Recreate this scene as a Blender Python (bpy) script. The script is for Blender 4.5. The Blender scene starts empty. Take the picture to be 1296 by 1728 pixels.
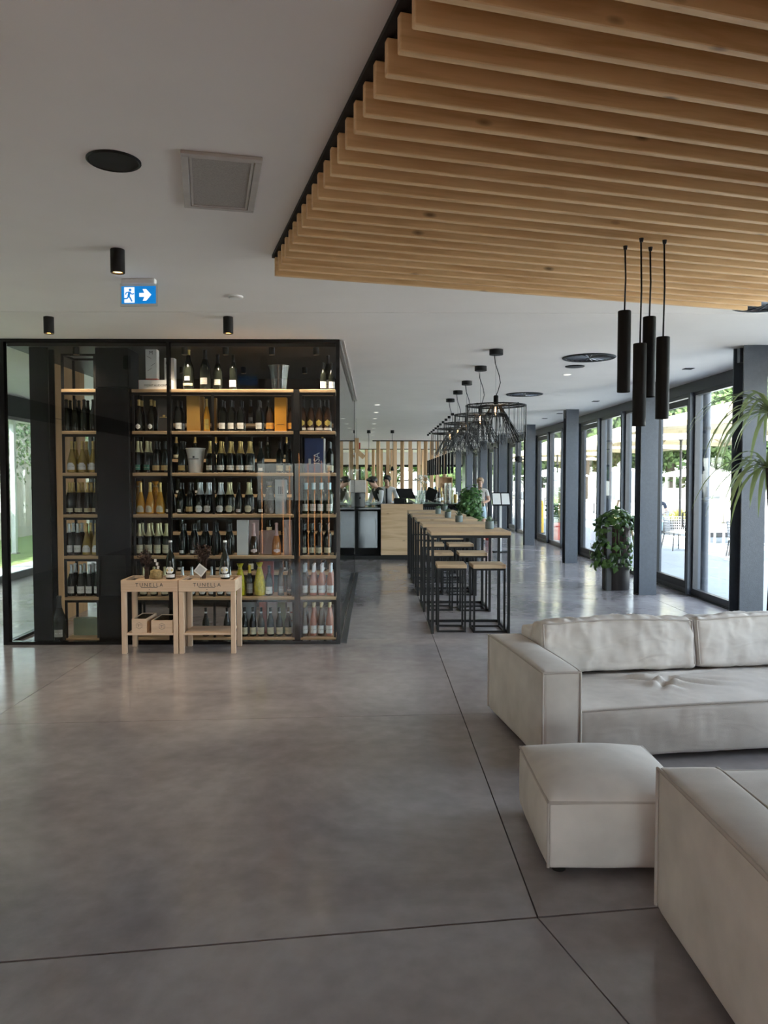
import bpy, bmesh, math, random
from mathutils import Vector, Matrix, noise

random.seed(7)
SC = bpy.context.scene
COL = SC.collection
PI = math.pi

# ------------------------------------------------------------------ camera
CAM_H, FPX = 1.6, 1300.0
YAW, PITCH = math.radians(0.705), math.radians(2.378)
cam = bpy.data.cameras.new('camera')
cam.sensor_fit = 'HORIZONTAL'; cam.sensor_width = 36.0
cam.lens = 36.0 * FPX / 1296.0
cam.clip_start = 0.05; cam.clip_end = 400
co = bpy.data.objects.new('camera', cam); COL.objects.link(co)
co.location = (0, 0, CAM_H)
co.rotation_euler = (PI / 2 - PITCH, 0, -YAW)
SC.camera = co

# ------------------------------------------------------------------ sky, sun, exposure
w = bpy.data.worlds.new('sky'); SC.world = w; w.use_nodes = True
nt = w.node_tree
bg = nt.nodes['Background']
sky = nt.nodes.new('ShaderNodeTexSky'); sky.sky_type = 'NISHITA'
sky.sun_disc = False; sky.sun_elevation = math.radians(52); sky.sun_rotation = math.radians(-100)
sky.air_density = 1.0; sky.dust_density = 2.0; sky.ozone_density = 1.0
hs = nt.nodes.new('ShaderNodeHueSaturation'); hs.inputs['Saturation'].default_value = 0.42
nt.links.new(sky.outputs[0], hs.inputs['Color']); nt.links.new(hs.outputs[0], bg.inputs[0]); bg.inputs[1].default_value = 0.42
sl = bpy.data.lights.new('sun', 'SUN'); sl.energy = 7.0; sl.angle = math.radians(0.6); sl.color = (1.0, 0.93, 0.82)
so = bpy.data.objects.new('sun', sl); COL.objects.link(so)
SUN_DIR = Vector((0.62, 0.12, -0.78)).normalized()      # over the roof from the garden side, high
so.rotation_euler = SUN_DIR.to_track_quat('-Z', 'Y').to_euler(); so.location = (-20, -5, 30)
def portal(name, loc, rot, sx, sy):                       # daylight portals in the glazed openings (sampling aid, emit nothing)
    l = bpy.data.lights.new(name, 'AREA'); l.shape = 'RECTANGLE'; l.size = sx; l.size_y = sy
    l.cycles.is_portal = True
    o = bpy.data.objects.new(name, l); COL.objects.link(o); o.location = loc; o.rotation_euler = rot
portal('daylight_portal_right', (4.62, 15, 1.45), (0, PI / 2, 0), 2.9, 44)
portal('daylight_portal_left', (-6.05, 15, 1.45), (0, -PI / 2, 0), 2.9, 44)
vs = SC.view_settings
vs.view_transform = 'Standard'; vs.look = 'None'; vs.gamma = 1.0; vs.use_curve_mapping = False
vs.exposure = 2.62
cy = SC.cycles
cy.max_bounces = 10; cy.diffuse_bounces = 5; cy.glossy_bounces = 4; cy.transmission_bounces = 6
cy.transparent_max_bounces = 24; cy.caustics_reflective = False; cy.caustics_refractive = False
cy.sample_clamp_indirect = 6.0; cy.use_denoising = True
cy.blur_glossy = 0.5

# ------------------------------------------------------------------ helpers
_F = Vector((math.sin(YAW) * math.cos(PITCH), math.cos(YAW) * math.cos(PITCH), -math.sin(PITCH)))
_R = Vector((math.cos(YAW), -math.sin(YAW), 0)); _U = _R.cross(_F)
def at(px, py, Y):            # survey helper: photo pixel -> point on the plane y = Y
    d = _F + _R * ((px - 648) / FPX) - _U * ((py - 864) / FPX)
    return Vector((0, 0, CAM_H)) + d * (Y / d.y)
def xat(px, Y): return at(px, 810, Y).x
def zat(py, Y): return at(632, py, Y).z

class MB:
    def __init__(s): s.v = []; s.f = []; s.m = []; s.cur = 0
    def add(s, vs, fs):
        b = len(s.v); s.v += [tuple(v) for v in vs]
        for f in fs: s.f.append(tuple(b + i for i in f)); s.m.append(s.cur)
        return s
    def box(s, x0, x1, y0, y1, z0, z1, M=None, c=0.0):
        if c <= 0:
            vs = [Vector((x, y, z)) for z in (z0, z1) for y in (y0, y1) for x in (x0, x1)]
            fs = [(0, 2, 3, 1), (4, 5, 7, 6), (0, 1, 5, 4), (2, 6, 7, 3), (0, 4, 6, 2), (1, 3, 7, 5)]
        else:
            c = min(c, (x1 - x0) * .45, (y1 - y0) * .45, (z1 - z0) * .45)
            vs = []; ix = {}
            for i, X in enumerate((x0, x1)):
                for j, Y in enumerate((y0, y1)):
                    for k, Z in enumerate((z0, z1)):
                        sx, sy, sz = (c, -c)[i], (c, -c)[j], (c, -c)[k]
                        ix[i, j, k, 0] = len(vs); vs.append(Vector((X, Y + sy, Z + sz)))
                        ix[i, j, k, 1] = len(vs); vs.append(Vector((X + sx, Y, Z + sz)))
                        ix[i, j, k, 2] = len(vs); vs.append(Vector((X + sx, Y + sy, Z)))
            fs = []
            for i in (0, 1):
                q = [ix[i, 0, 0, 0], ix[i, 1, 0, 0], ix[i, 1, 1, 0], ix[i, 0, 1, 0]]; fs.append(q if i else q[::-1])
                q = [ix[0, i, 0, 1], ix[1, i, 0, 1], ix[1, i, 1, 1], ix[0, i, 1, 1]]; fs.append(q[::-1] if i else q)
                q = [ix[0, 0, i, 2], ix[1, 0, i, 2], ix[1, 1, i, 2], ix[0, 1, i, 2]]; fs.append(q if i else q[::-1])
            for a in (0, 1):
                for b in (0, 1):
                    fs.append([ix[a, b, 0, 0], ix[a, b, 1, 0], ix[a, b, 1, 1], ix[a, b, 0, 1]])
                    fs.append([ix[a, 0, b, 0], ix[a, 1, b, 0], ix[a, 1, b, 2], ix[a, 0, b, 2]])
                    fs.append([ix[0, a, b, 1], ix[1, a, b, 1], ix[1, a, b, 2], ix[0, a, b, 2]])
                    for k in (0, 1): fs.append([ix[a, b, k, 0], ix[a, b, k, 1], ix[a, b, k, 2]])
        if M is not None: vs = [M @ v for v in vs]
        return s.add(vs, fs)
    def ring_loft(s, rings, cap=True, close=True):
        n = len(rings[0]); b = len(s.v); fs = []
        vs = [v for r in rings for v in r]
        for i in range(len(rings) - 1):
            for j in range(n if close else n - 1):
                fs.append((i * n + j, i * n + (j + 1) % n, (i + 1) * n + (j + 1) % n, (i + 1) * n + j))
        if cap: fs.append(tuple(range(n))[::-1]); fs.append(tuple((len(rings) - 1) * n + j for j in range(n)))
        return s.add(vs, fs)
    def lathe(s, prof, seg=16, o=(0, 0, 0), cap=True, M=None):
        o = Vector(o); rings = []
        for r, z in prof:
            ring = [o + Vector((r * math.cos(2 * PI * j / seg), r * math.sin(2 * PI * j / seg), z)) for j in range(seg)]
            if M is not None: ring = [M @ v for v in ring]
            rings.append(ring)
        return s.ring_loft(rings, cap)
    def tube(s, pts, r, seg=6, cap=True):
        pts = [Vector(p) for p in pts]; n = len(pts)
        rr = r if isinstance(r, (list, tuple)) else [r] * n
        rings = []; up = None
        for i, p in enumerate(pts):
            t = (pts[min(i + 1, n - 1)] - pts[max(i - 1, 0)])
            if t.length < 1e-9: t = Vector((0, 0, 1))
            t.normalize()
            if up is None:
                a = Vector((0, 0, 1)) if abs(t.z) < .9 else Vector((1, 0, 0))
                up = t.cross(a).normalized()
            else:
                up = (up - t * up.dot(t)); up = up.normalized() if up.length > 1e-6 else t.orthogonal().normalized()
            bn = t.cross(up)
            rings.append([p + (up * math.cos(2 * PI * j / seg) + bn * math.sin(2 * PI * j / seg)) * rr[i] for j in range(seg)])
        return s.ring_loft(rings, cap)
    def mesh(s, name, mats, smooth=False):
        me = bpy.data.meshes.new(name); me.from_pydata(s.v, [], s.f)
        for m in (mats if isinstance(mats, (list, tuple)) else [mats]): me.materials.append(m)
        if any(s.m): me.polygons.foreach_set('material_index', s.m)
        if smooth:
            me.polygons.foreach_set('use_smooth', [True] * len(me.polygons))
            if smooth != 2: me.set_sharp_from_angle(angle=math.radians(38))
        me.update()
        return me
    def build(s, name, mats, parent=None, smooth=False, **kw):
        return put(name, s.mesh(name, mats, smooth), parent, **kw)

def put(name, data, parent=None, loc=None, rz=None):
    o = bpy.data.objects.new(name, data); COL.objects.link(o)
    if parent is not None: o.parent = parent
    if loc is not None: o.location = loc
    if rz is not None: o.rotation_euler = (0, 0, rz)
    return o
def tag(o, label, cat, group=None, kind=None):
    if label: o['label'] = label
    if cat: o['category'] = cat
    if group: o['group'] = group
    if kind: o['kind'] = kind
    return o
def thing(name, label, cat, loc=(0, 0, 0), rz=0, group=None, kind=None):
    o = put(name, None, None, loc, rz); o.empty_display_size = .1
    return tag(o, label, cat, group, kind)
def struct(name, loc=(0, 0, 0), label=None):
    o = put(name, None, None, loc); o['kind'] = 'structure'
    if label: o['label'] = label
    return o
def kids(o): return [c for c in COL.objects if c.parent is o]
def copy_tree(o, loc=None, rz=None, label=None, group=None, parent=None, _k=None):
    c = o.copy(); COL.objects.link(c)
    if parent is not None: c.parent = parent
    if loc is not None: c.location = loc
    if rz is not None: c.rotation_euler = (0, 0, rz)
    if label: c['label'] = label
    if group: c['group'] = group
    for ch in CH.get(o.name, None) or kids(o): copy_tree(ch, parent=c)
    return c
CH = {}
def RZ(a): return Matrix.Rotation(a, 4, 'Z')
def TR(*p): return Matrix.Translation(p)

# ------------------------------------------------------------------ materials
def newmat(name):
    m = bpy.data.materials.new(name); m.use_nodes = True
    return m, m.node_tree, m.node_tree.nodes['Principled BSDF']
def N(nt, t, **kw):
    n = nt.nodes.new(t)
    for k, v in kw.items(): setattr(n, k, v)
    return n
def L(nt, a, b): nt.links.new(a, b)
def ramp(nt, fac, stops):
    r = N(nt, 'ShaderNodeValToRGB'); e = r.color_ramp.elements
    while len(e) < len(stops): e.new(.5)
    for i, (p, c) in enumerate(stops): e[i].position = p; e[i].color = (*c, 1) if len(c) == 3 else c
    L(nt, fac, r.inputs[0]); return r.outputs[0]
def mat(name, col, rough=.5, metal=0.0, var=.08, scale=12.0, bump=0.0, bscale=None, emit=None, coat=0.0, spec=.5, stretch=None):
    m, nt, b = newmat(name)
    tc = N(nt, 'ShaderNodeTexCoord'); no = N(nt, 'ShaderNodeTexNoise'); no.inputs['Scale'].default_value = scale; no.inputs['Detail'].default_value = 3
    src = tc.outputs['Object']
    if stretch:
        mp = N(nt, 'ShaderNodeMapping'); mp.inputs['Scale'].default_value = stretch; L(nt, src, mp.inputs[0]); src = mp.outputs[0]
    L(nt, src, no.inputs['Vector'])
    lo = tuple(max(0, c * (1 - var)) for c in col); hi = tuple(min(1, c * (1 + var)) for c in col)
    L(nt, ramp(nt, no.outputs['Fac'], [(.3, lo), (.7, hi)]), b.inputs['Base Color'])
    b.inputs['Roughness'].default_value = rough; b.inputs['Metallic'].default_value = metal
    b.inputs['Coat Weight'].default_value = coat; b.inputs['Specular IOR Level'].default_value = spec
    if bump:
        n2 = N(nt, 'ShaderNodeTexNoise'); n2.inputs['Scale'].default_value = bscale or scale * 6; L(nt, src, n2.inputs['Vector'])
        bp = N(nt, 'ShaderNodeBump'); bp.inputs['Strength'].default_value = bump; bp.inputs['Distance'].default_value = .01
        L(nt, n2.outputs['Fac'], bp.inputs['Height']); L(nt, bp.outputs[0], b.inputs['Normal'])
    if emit: b.inputs['Emission Color'].default_value = (*emit[:3], 1); b.inputs['Emission Strength'].default_value = emit[3]
    return m
def wood(name, c1, c2, axis=0, scale=1.0, knots=.0, rough=.55):
    m, nt, b = newmat(name)
    tc = N(nt, 'ShaderNodeTexCoord'); oi = N(nt, 'ShaderNodeObjectInfo')
    cmb = N(nt, 'ShaderNodeCombineXYZ')
    mu = N(nt, 'ShaderNodeMath', operation='MULTIPLY'); mu.inputs[1].default_value = 37.0; L(nt, oi.outputs['Random'], mu.inputs[0])
    for i in range(3): L(nt, mu.outputs[0], cmb.inputs[i])
    ad = N(nt, 'ShaderNodeVectorMath', operation='ADD'); L(nt, tc.outputs['Object'], ad.inputs[0]); L(nt, cmb.outputs[0], ad.inputs[1])
    st = [9.0 * scale] * 3; st[axis] = .7 * scale
    mp = N(nt, 'ShaderNodeMapping'); mp.inputs['Scale'].default_value = st; L(nt, ad.outputs[0], mp.inputs[0])
    n1 = N(nt, 'ShaderNodeTexNoise'); n1.inputs['Scale'].default_value = 1.6; n1.inputs['Detail'].default_value = 6; n1.inputs['Distortion'].default_value = 1.2
    L(nt, mp.outputs[0], n1.inputs['Vector'])
    n2 = N(nt, 'ShaderNodeTexNoise'); n2.inputs['Scale'].default_value = 12; n2.inputs['Detail'].default_value = 3; L(nt, mp.outputs[0], n2.inputs['Vector'])
    mx = N(nt, 'ShaderNodeMath', operation='MULTIPLY_ADD'); mx.inputs[1].default_value = .25; L(nt, n2.outputs['Fac'], mx.inputs[0]); L(nt, n1.outputs['Fac'], mx.inputs[2])
    c = ramp(nt, mx.outputs[0], [(.42, c2), (.72, c1)])
    if knots:
        st2 = [5.0] * 3; st2[axis] = 2.0
        mp2 = N(nt, 'ShaderNodeMapping'); mp2.inputs['Scale'].default_value = st2; L(nt, ad.outputs[0], mp2.inputs[0])
        vo = N(nt, 'ShaderNodeTexVoronoi'); vo.inputs['Scale'].default_value = 1.5; L(nt, mp2.outputs[0], vo.inputs['Vector'])
        k = ramp(nt, vo.outputs['Distance'], [(.03, (1, 1, 1)), (.12, (0, 0, 0))])
        mixn = N(nt, 'ShaderNodeMix', data_type='RGBA'); km = N(nt, 'ShaderNodeMath', operation='MULTIPLY'); km.inputs[1].default_value = knots
        L(nt, k, km.inputs[0]); L(nt, km.outputs[0], mixn.inputs['Factor']); L(nt, c, mixn.inputs['A'])
        mixn.inputs['B'].default_value = (c2[0] * .3, c2[1] * .28, c2[2] * .28, 1); c = mixn.outputs['Result']
    L(nt, c, b.inputs['Base Color']); b.inputs['Roughness'].default_value = rough
    bp = N(nt, 'ShaderNodeBump'); bp.inputs['Strength'].default_value = .12; bp.inputs['Distance'].default_value = .005
    L(nt, mx.outputs[0], bp.inputs['Height']); L(nt, bp.outputs[0], b.inputs['Normal'])
    return m
def glassmat(name, tint=(.96, .98, .98), f0=.045, rough=0.0):
    m = bpy.data.materials.new(name); m.use_nodes = True; nt = m.node_tree; nt.nodes.clear()
    out = N(nt, 'ShaderNodeOutputMaterial'); lw = N(nt, 'ShaderNodeLayerWeight'); lw.inputs[0].default_value = .5
    pw = N(nt, 'ShaderNodeMath', operation='POWER'); pw.inputs[1].default_value = 5; L(nt, lw.outputs['Facing'], pw.inputs[0])
    ma = N(nt, 'ShaderNodeMath', operation='MULTIPLY_ADD'); ma.inputs[1].default_value = 1 - f0; ma.inputs[2].default_value = f0; L(nt, pw.outputs[0], ma.inputs[0])
    tr = N(nt, 'ShaderNodeBsdfTransparent'); tr.inputs[0].default_value = (*tint, 1)
    gl = N(nt, 'ShaderNodeBsdfGlossy'); gl.inputs['Roughness'].default_value = rough
    mx = N(nt, 'ShaderNodeMixShader'); L(nt, ma.outputs[0], mx.inputs[0]); L(nt, tr.outputs[0], mx.inputs[1]); L(nt, gl.outputs[0], mx.inputs[2])
    L(nt, mx.outputs[0], out.inputs[0]); return m
def leafmat(name, c1, c2, trans=.35, rough=.45):
    m, nt, b = newmat(name)
    ge = N(nt, 'ShaderNodeNewGeometry')
    c = ramp(nt, ge.outputs['Random Per Island'], [(.1, c1), (.9, c2)])
    L(nt, c, b.inputs['Base Color']); b.inputs['Roughness'].default_value = rough
    tl = N(nt, 'ShaderNodeBsdfTranslucent'); L(nt, c, tl.inputs[0])
    mx = N(nt, 'ShaderNodeMixShader'); mx.inputs[0].default_value = trans
    out = nt.nodes['Material Output']; L(nt, b.outputs[0], mx.inputs[1]); L(nt, tl.outputs[0], mx.inputs[2]); L(nt, mx.outputs[0], out.inputs[0])
    return m
def floormat():
    m, nt, b = newmat('polished_concrete')
    tc = N(nt, 'ShaderNodeNewGeometry'); pos = tc.outputs['Position']
    n1 = N(nt, 'ShaderNodeTexNoise'); n1.inputs['Scale'].default_value = .8; n1.inputs['Detail'].default_value = 8; n1.inputs['Roughness'].default_value = .62; n1.inputs['Distortion'].default_value = .6
    n2 = N(nt, 'ShaderNodeTexNoise'); n2.inputs['Scale'].default_value = 9; n2.inputs['Detail'].default_value = 6
    n3 = N(nt, 'ShaderNodeTexNoise'); n3.inputs['Scale'].default_value = 90; n3.inputs['Detail'].default_value = 2
    for n in (n1, n2, n3): L(nt, pos, n.inputs['Vector'])
    s = N(nt, 'ShaderNodeMath', operation='MULTIPLY_ADD'); s.inputs[1].default_value = .35; L(nt, n2.outputs['Fac'], s.inputs[0]); L(nt, n1.outputs['Fac'], s.inputs[2])
    c = ramp(nt, s.outputs[0], [(.42, (.198, .178, .182)), (.62, (.265, .243, .248)), (.85, (.345, .322, .328))])
    # fine scratches
    mp = N(nt, 'ShaderNodeMapping'); mp.inputs['Scale'].default_value = (2.2, 14, 1); mp.inputs['Rotation'].default_value = (0, 0, .6); L(nt, pos, mp.inputs[0])
    vo = N(nt, 'ShaderNodeTexVoronoi'); vo.feature = 'DISTANCE_TO_EDGE'; vo.inputs['Scale'].default_value = .45; L(nt, mp.outputs[0], vo.inputs['Vector'])
    sc = ramp(nt, vo.outputs['Distance'], [(.0008, (1, 1, 1)), (.0025, (0, 0, 0))])
    sm = N(nt, 'ShaderNodeMath', operation='MULTIPLY'); L(nt, sc, sm.inputs[0])
    msk = ramp(nt, n2.outputs['Fac'], [(.52, (0, 0, 0)), (.66, (.10, .10, .10))]); L(nt, msk, sm.inputs[1])
    mx = N(nt, 'ShaderNodeMix', data_type='RGBA'); L(nt, sm.outputs[0], mx.inputs['Factor']); L(nt, c, mx.inputs['A']); mx.inputs['B'].default_value = (.55, .53, .52, 1)
    L(nt, mx.outputs['Result'], b.inputs['Base Color'])
    mr = N(nt, 'ShaderNodeMapRange'); mr.inputs['To Min'].default_value = .11; mr.inputs['To Max'].default_value = .24; L(nt, s.outputs[0], mr.inputs['Value'])
    mr.inputs['From Min'].default_value = .4; mr.inputs['From Max'].default_value = .9
    L(nt, mr.outputs[0], b.inputs['Roughness'])
    bp = N(nt, 'ShaderNodeBump'); bp.inputs['Strength'].default_value = .05; bp.inputs['Distance'].default_value = .004
    L(nt, n3.outputs['Fac'], bp.inputs['Height']); L(nt, bp.outputs[0], b.inputs['Normal'])
    b.inputs['Specular IOR Level'].default_value = .8
    return m
M = {}
M['floor'] = floormat()
M['joint'] = mat('joint_filler', (.025, .024, .022), .8)
M['ceil'] = mat('ceiling_plaster', (.80, .765, .735), .9, var=.02, scale=2)
M['steel'] = mat('grey_blue_paint', (.055, .066, .085), .42, var=.10, scale=30, bump=.25, bscale=220, spec=.6)
M['frame'] = mat('window_frame_metal', (.045, .045, .048), .35, metal=.3, var=.05)
M['black'] = mat('black_metal', (.006, .006, .0065), .45, var=.1, scale=40, spec=.35)
M['matte'] = mat('matte_black', (.008, .008, .0085), .65, var=.1, scale=40, spec=.3)
M['gloss'] = mat('gloss_black', (.006, .006, .0065), .2, var=.05, spec=.3)
M['darkwall'] = mat('dark_brown_panel', (.024, .019, .016), .45, var=.12, scale=6)
M['slat'] = wood('slat_oak', (.78, .53, .28), (.60, .37, .172), 0, 1.0, .9)
M['shelf'] = wood('shelf_oak', (.52, .36, .21), (.36, .23, .12), 0)
M['oak'] = wood('table_oak', (.56, .41, .255), (.40, .27, .155), 0, 1.0, .4)
M['barwood'] = wood('bar_oak', (.66, .47, .29), (.46, .29, .155), 0, .6, .5)
M['pine'] = wood('pine', (.72, .54, .39), (.58, .40, .27), 0, .8, .3)
M['pinez'] = wood('pine_upright', (.72, .54, .39), (.58, .40, .27), 2, .8, .2)
M['panel'] = wood('wall_veneer', (.50, .31, .155), (.38, .21, .09), 2, .4)
M['screen'] = wood('screen_timber', (.62, .42, .25), (.44, .26, .13), 2, .8)
M['fabric'] = mat('greige_linen', (.63, .59, .55), .92, var=.10, scale=5, bump=.12, bscale=420, spec=.2)
M['piping'] = mat('linen_piping', (.47, .425, .385), .9, var=.05)
M['winglass'] = glassmat('window_glass', (.93, .97, .97), .03)
M['caseglass'] = glassmat('showcase_glass', (.93, .95, .95), .018)
M['clear'] = glassmat('clear_glassware', (.93, .96, .96), .07)
M['chrome'] = mat('brushed_steel', (.065, .068, .072), .09, metal=1.0, var=.08, scale=3, stretch=(30, 30, 1))
M['white'] = mat('white_paint', (.80, .80, .79), .6, var=.03)
M['paper'] = mat('white_paper', (.82, .82, .80), .8, var=.02)
M['grill'] = mat('grey_perforated_panel', (.36, .335, .31), .7, var=.15, scale=160)
M['panelframe'] = mat('grey_panel_frame', (.50, .47, .44), .6)

def crumple(src, name, st):
    m = src.copy(); m.name = name; nt = m.node_tree; b = nt.nodes['Principled BSDF']
    tc = N(nt, 'ShaderNodeTexCoord'); mp = N(nt, 'ShaderNodeMapping'); mp.inputs['Scale'].default_value = (3.2, 5, 8.5); mp.inputs['Rotation'].default_value = (.3, .25, .15); L(nt, tc.outputs['Object'], mp.inputs[0])
    no = N(nt, 'ShaderNodeTexNoise'); no.noise_type = 'RIDGED_MULTIFRACTAL'; no.inputs['Scale'].default_value = 1.3; no.inputs['Detail'].default_value = 2.5; no.inputs['Distortion'].default_value = 1.4; L(nt, mp.outputs[0], no.inputs['Vector'])
    bp = N(nt, 'ShaderNodeBump'); bp.inputs['Strength'].default_value = st; bp.inputs['Distance'].default_value = .018; L(nt, no.outputs['Fac'], bp.inputs['Height'])
    old = b.inputs['Normal'].links
    if old: L(nt, old[0].from_socket, bp.inputs['Normal'])
    L(nt, bp.outputs[0], b.inputs['Normal']); return m
M['crumpled'] = crumple(M['fabric'], 'crumpled_linen', .34)
M['seatlinen'] = crumple(M['fabric'], 'creased_seat_linen', .12)

# ================================================================== STRUCTURE
H = 2.95
XL, XR = -5.85, 4.42
Y0, Y1 = -6.0, 38.0

# ---- floor: polished slabs with open joints
fl = struct('floor', label='polished grey concrete floor cut into large slabs')
MB().box(XL - .2, XR + .15, Y0 - .2, Y1 + .2, -.15, -.02).build('joint_bed', M['joint'], fl)
rows = [lambda x: -6.0, lambda x: 2.672 + .131 * x, lambda x: 5.165 + .059 * x] + \
       [(lambda x, k=k: k) for k in (7.72, 9.62, 11.6, 13.6, 16.2, 18.9, 21.6, 24.4, 27.2, 30.0, 33.0, 36.0, 38.0)]
def xline(i, r):                       # column lines, kinked below the first cross joint
    base = [XL, -2.56, .597, 3.77, XR + .05][i]
    if r == 0 and 0 < i < 4: base += 2.4
    if r == 0 and i == 3: base = XR - .1
    return base
for r in range(len(rows) - 1):
    for c in range(4):
        cs = []
        for (ci, ri) in ((c, r), (c + 1, r), (c + 1, r + 1), (c, r + 1)):
            x = xline(ci, ri); cs.append(Vector((x, rows[ri](x), 0)))
        gy0 = .0055 if r == 1 else .003; gy1 = .0055 if r == 0 else .003; gx = .003
        cs = [cs[0] + Vector((gx, gy0, 0)), cs[1] + Vector((-gx, gy0, 0)), cs[2] + Vector((-gx, -gy1, 0)), cs[3] + Vector((gx, -gy1, 0))]
        mb = MB(); mb.add(cs + [v - Vector((0, 0, .05)) for v in cs], [(0, 1, 2, 3), (4, 7, 6, 5), (0, 4, 5, 1), (1, 5, 6, 2), (2, 6, 7, 3), (3, 7, 4, 0)])
        mb.build('floor_slab', M['floor'], fl)
# floor channel beside the showcase, and its ceiling guide
MB().box(-.325, -.275, 7.5, 13.2, .0005, .004).build('floor_channel', M['frame'], fl)

ce = struct('ceiling', label='plain off-white plaster ceiling')
MB().box(XL - .25, XR + .25, Y0 - .2, 6.274, H, H + .3).build('ceiling_field', M['ceil'], ce)
MB().box(XL - .25, XR + .25, 6.286, Y1 + .2, H, H + .3).build('ceiling_field', M['ceil'], ce)
MB().box(XL - .25, XR + .25, 6.27, 6.29, H + .02, H + .28).build('ceiling_joint', M['joint'], ce)
MB().box(XR + .25, XR + .32, Y0 - .2, Y1 + .2, H - .02, H + .3).build('roof_overhang', M['ceil'], ce)
MB().box(-8.3, XL - .25, Y0 - .2, Y1 + .2, H - .02, H + .3).build('roof_overhang', M['ceil'], ce)
for x in (-.335, -.305):
    MB().box(x, x + .012, 7.5, 13.2, H - .012, H - .0005).build('ceiling_guide', M['panelframe'], ce)

# ---- glazed walls
def bay_meshes(wid, top, thick, rail_b, rail_t, st):
    fr = MB()
    fr.box(-thick / 2, thick / 2, 0, st, 0, top).box(-thick / 2, thick / 2, wid - st, wid, 0, top)
    fr.box(-thick / 2, thick / 2, st, wid - st, 0, rail_b).box(-thick / 2, thick / 2, st, wid - st, top - rail_t, top)
    pn = MB().box(-.006, .006, st - .005, wid - st + .005, rail_b - .005, top - rail_t + .005)
    return fr.mesh('frame', M['frame']), pn.mesh('pane', M['winglass'])
TOP = 2.80
BW = 1.455
fr_m, pn_m = bay_meshes(BW - .07, TOP, .07, .09, .06, .045)
leaf = MB()
leaf.box(-.03, .03, .05, .135, .07, TOP - .08).box(-.03, .03, BW - .07 - .135, BW - .07 - .05, .07, TOP - .08)
leaf.box(-.03, .03, .135, BW - .205, .07, .17).box(-.03, .03, .135, BW - .205, TOP - .17, TOP - .08)
leaf_m = leaf.mesh('leaf_frame', M['black'])
hd = MB(); hd.tube([(-.035, .09, .93), (-.085, .09, .93), (-.085, .09, 1.13), (-.035, .09, 1.13)], .012, 6)
hd_m = hd.mesh('handle', M['white'], True)
wr = struct('wall_right', label='glazed wall of grey steel posts facing the terrace')
MB().box(XR - .05, XR + .12, Y0, Y1, TOP, H).build('head_beam', M['frame'], wr)
MB().box(XR - .06, XR + .10, Y0, Y1, -.03, .012).build('threshold', M['frame'], wr)
wn = dn = 0
y = 10.6 - 11 * BW
k = 0
while y + BW < Y1:
    MB().box(XR - .09, XR + .09, y - .035, y + .035, .012, TOP).build('window_post', M['steel'], wr)
    if y + BW < 4.0:
        MB().box(XR - .06, XR + .06, y + .035, y + BW - .035, .012, TOP).build('light_block_panel', M['ceil'], wr); y += BW; k += 1; continue  # unseen near bays closed off to darken the foreground
    isdoor = (k % 3 == 2)
    if isdoor: dn += 1; s = struct('door_%d' % dn, (XR, y + .035, .012))
    else: wn += 1; s = struct('window_%d' % wn, (XR, y + .035, .012))
    put('frame', fr_m, s); put('pane', pn_m, s)
    if isdoor:
        lf = put('leaf', leaf_m, s, (-.02, 0, 0)); put('handle', hd_m, lf)
    y += BW; k += 1
MB().box(XR - .09, XR + .09, y - .035, Y1, .012, TOP).build('window_post', M['steel'], wr)
# left glazed wall
wl = struct('wall_left', label='glazed wall of black frames facing the ivy garden')
MB().box(XL - .1, XL + .06, Y0, Y1, 2.62, H).build('head_beam', M['matte'], wl)
BL = 2.2
frl, pnl = bay_meshes(BL - .06, 2.62, .06, .10, .05, .04)
MB().box(XL - .1, XL + .06, Y0, 4.99, 0, 2.62).build('light_block_panel', M['ceil'], wl)  # unseen stretch made solid to cut near light and veil on the showcase
y = 5.03
while y + BL < Y1:
    MB().box(XL - .05, XL + .05, y - .03, y + .03, 0, 2.62).build('window_post', M['black'], wl)
    wn += 1; s = struct('window_%d' % wn, (XL, y + .03, 0)); put('frame', frl, s); put('pane', pnl, s)
    y += BL
MB().box(XL - .05, XL + .05, y - .03, Y1, 0, 2.62).build('window_post', M['black'], wl)
# back wall, behind the photographer, with one wide window
wb = struct('wall_back')
for b in ((XL - .2, -3.2, 0, H), (-1.2, -.9, 0, H), (-.9, XR + .2, 2.6, H), (-3.2, -1.2, 0, 1.0), (-3.2, -1.2, 2.1, H)):
    MB().box(b[0], b[1], Y0 - .2, Y0, b[2], b[3]).build('wall_panel', M['darkwall'], wb)
wn += 1; s = struct('window_%d' % wn, (0, 0, 0))
MB().box(-3.2, -1.2, Y0 - .1, Y0 - .09, 1.0, 2.1).build('pane', M['winglass'], s)
MB().box(-3.2, -1.2, Y0 - .13, Y0 - .06, 1.0, 1.05).box(-3.2, -1.2, Y0 - .13, Y0 - .06, 2.05, 2.1).box(-2.22, -2.18, Y0 - .13, Y0 - .06, 1.05, 2.05).build('frame', M['black'], s)
MB().box(1.76, XR + .2, Y0 - .2, Y0, 0, 2.6).build('wall_panel', M['darkwall'], wb)
for k in range(2):  # unseen tall windows, added to light the sofas from behind
    wn += 1; s = struct('window_%d' % wn, (-.9 + k * 1.33, Y0 - .1, 0))
    MB().box(.03, 1.30, -.006, .006, .08, 2.55).build('pane', M['winglass'], s); MB().box(0, .04, -.04, .04, 0, 2.6).box(1.29, 1.33, -.04, .04, 0, 2.6).box(.04, 1.29, -.04, .04, 0, .08).box(.04, 1.29, -.04, .04, 2.55, 2.6).build('frame', M['black'], s)
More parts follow.
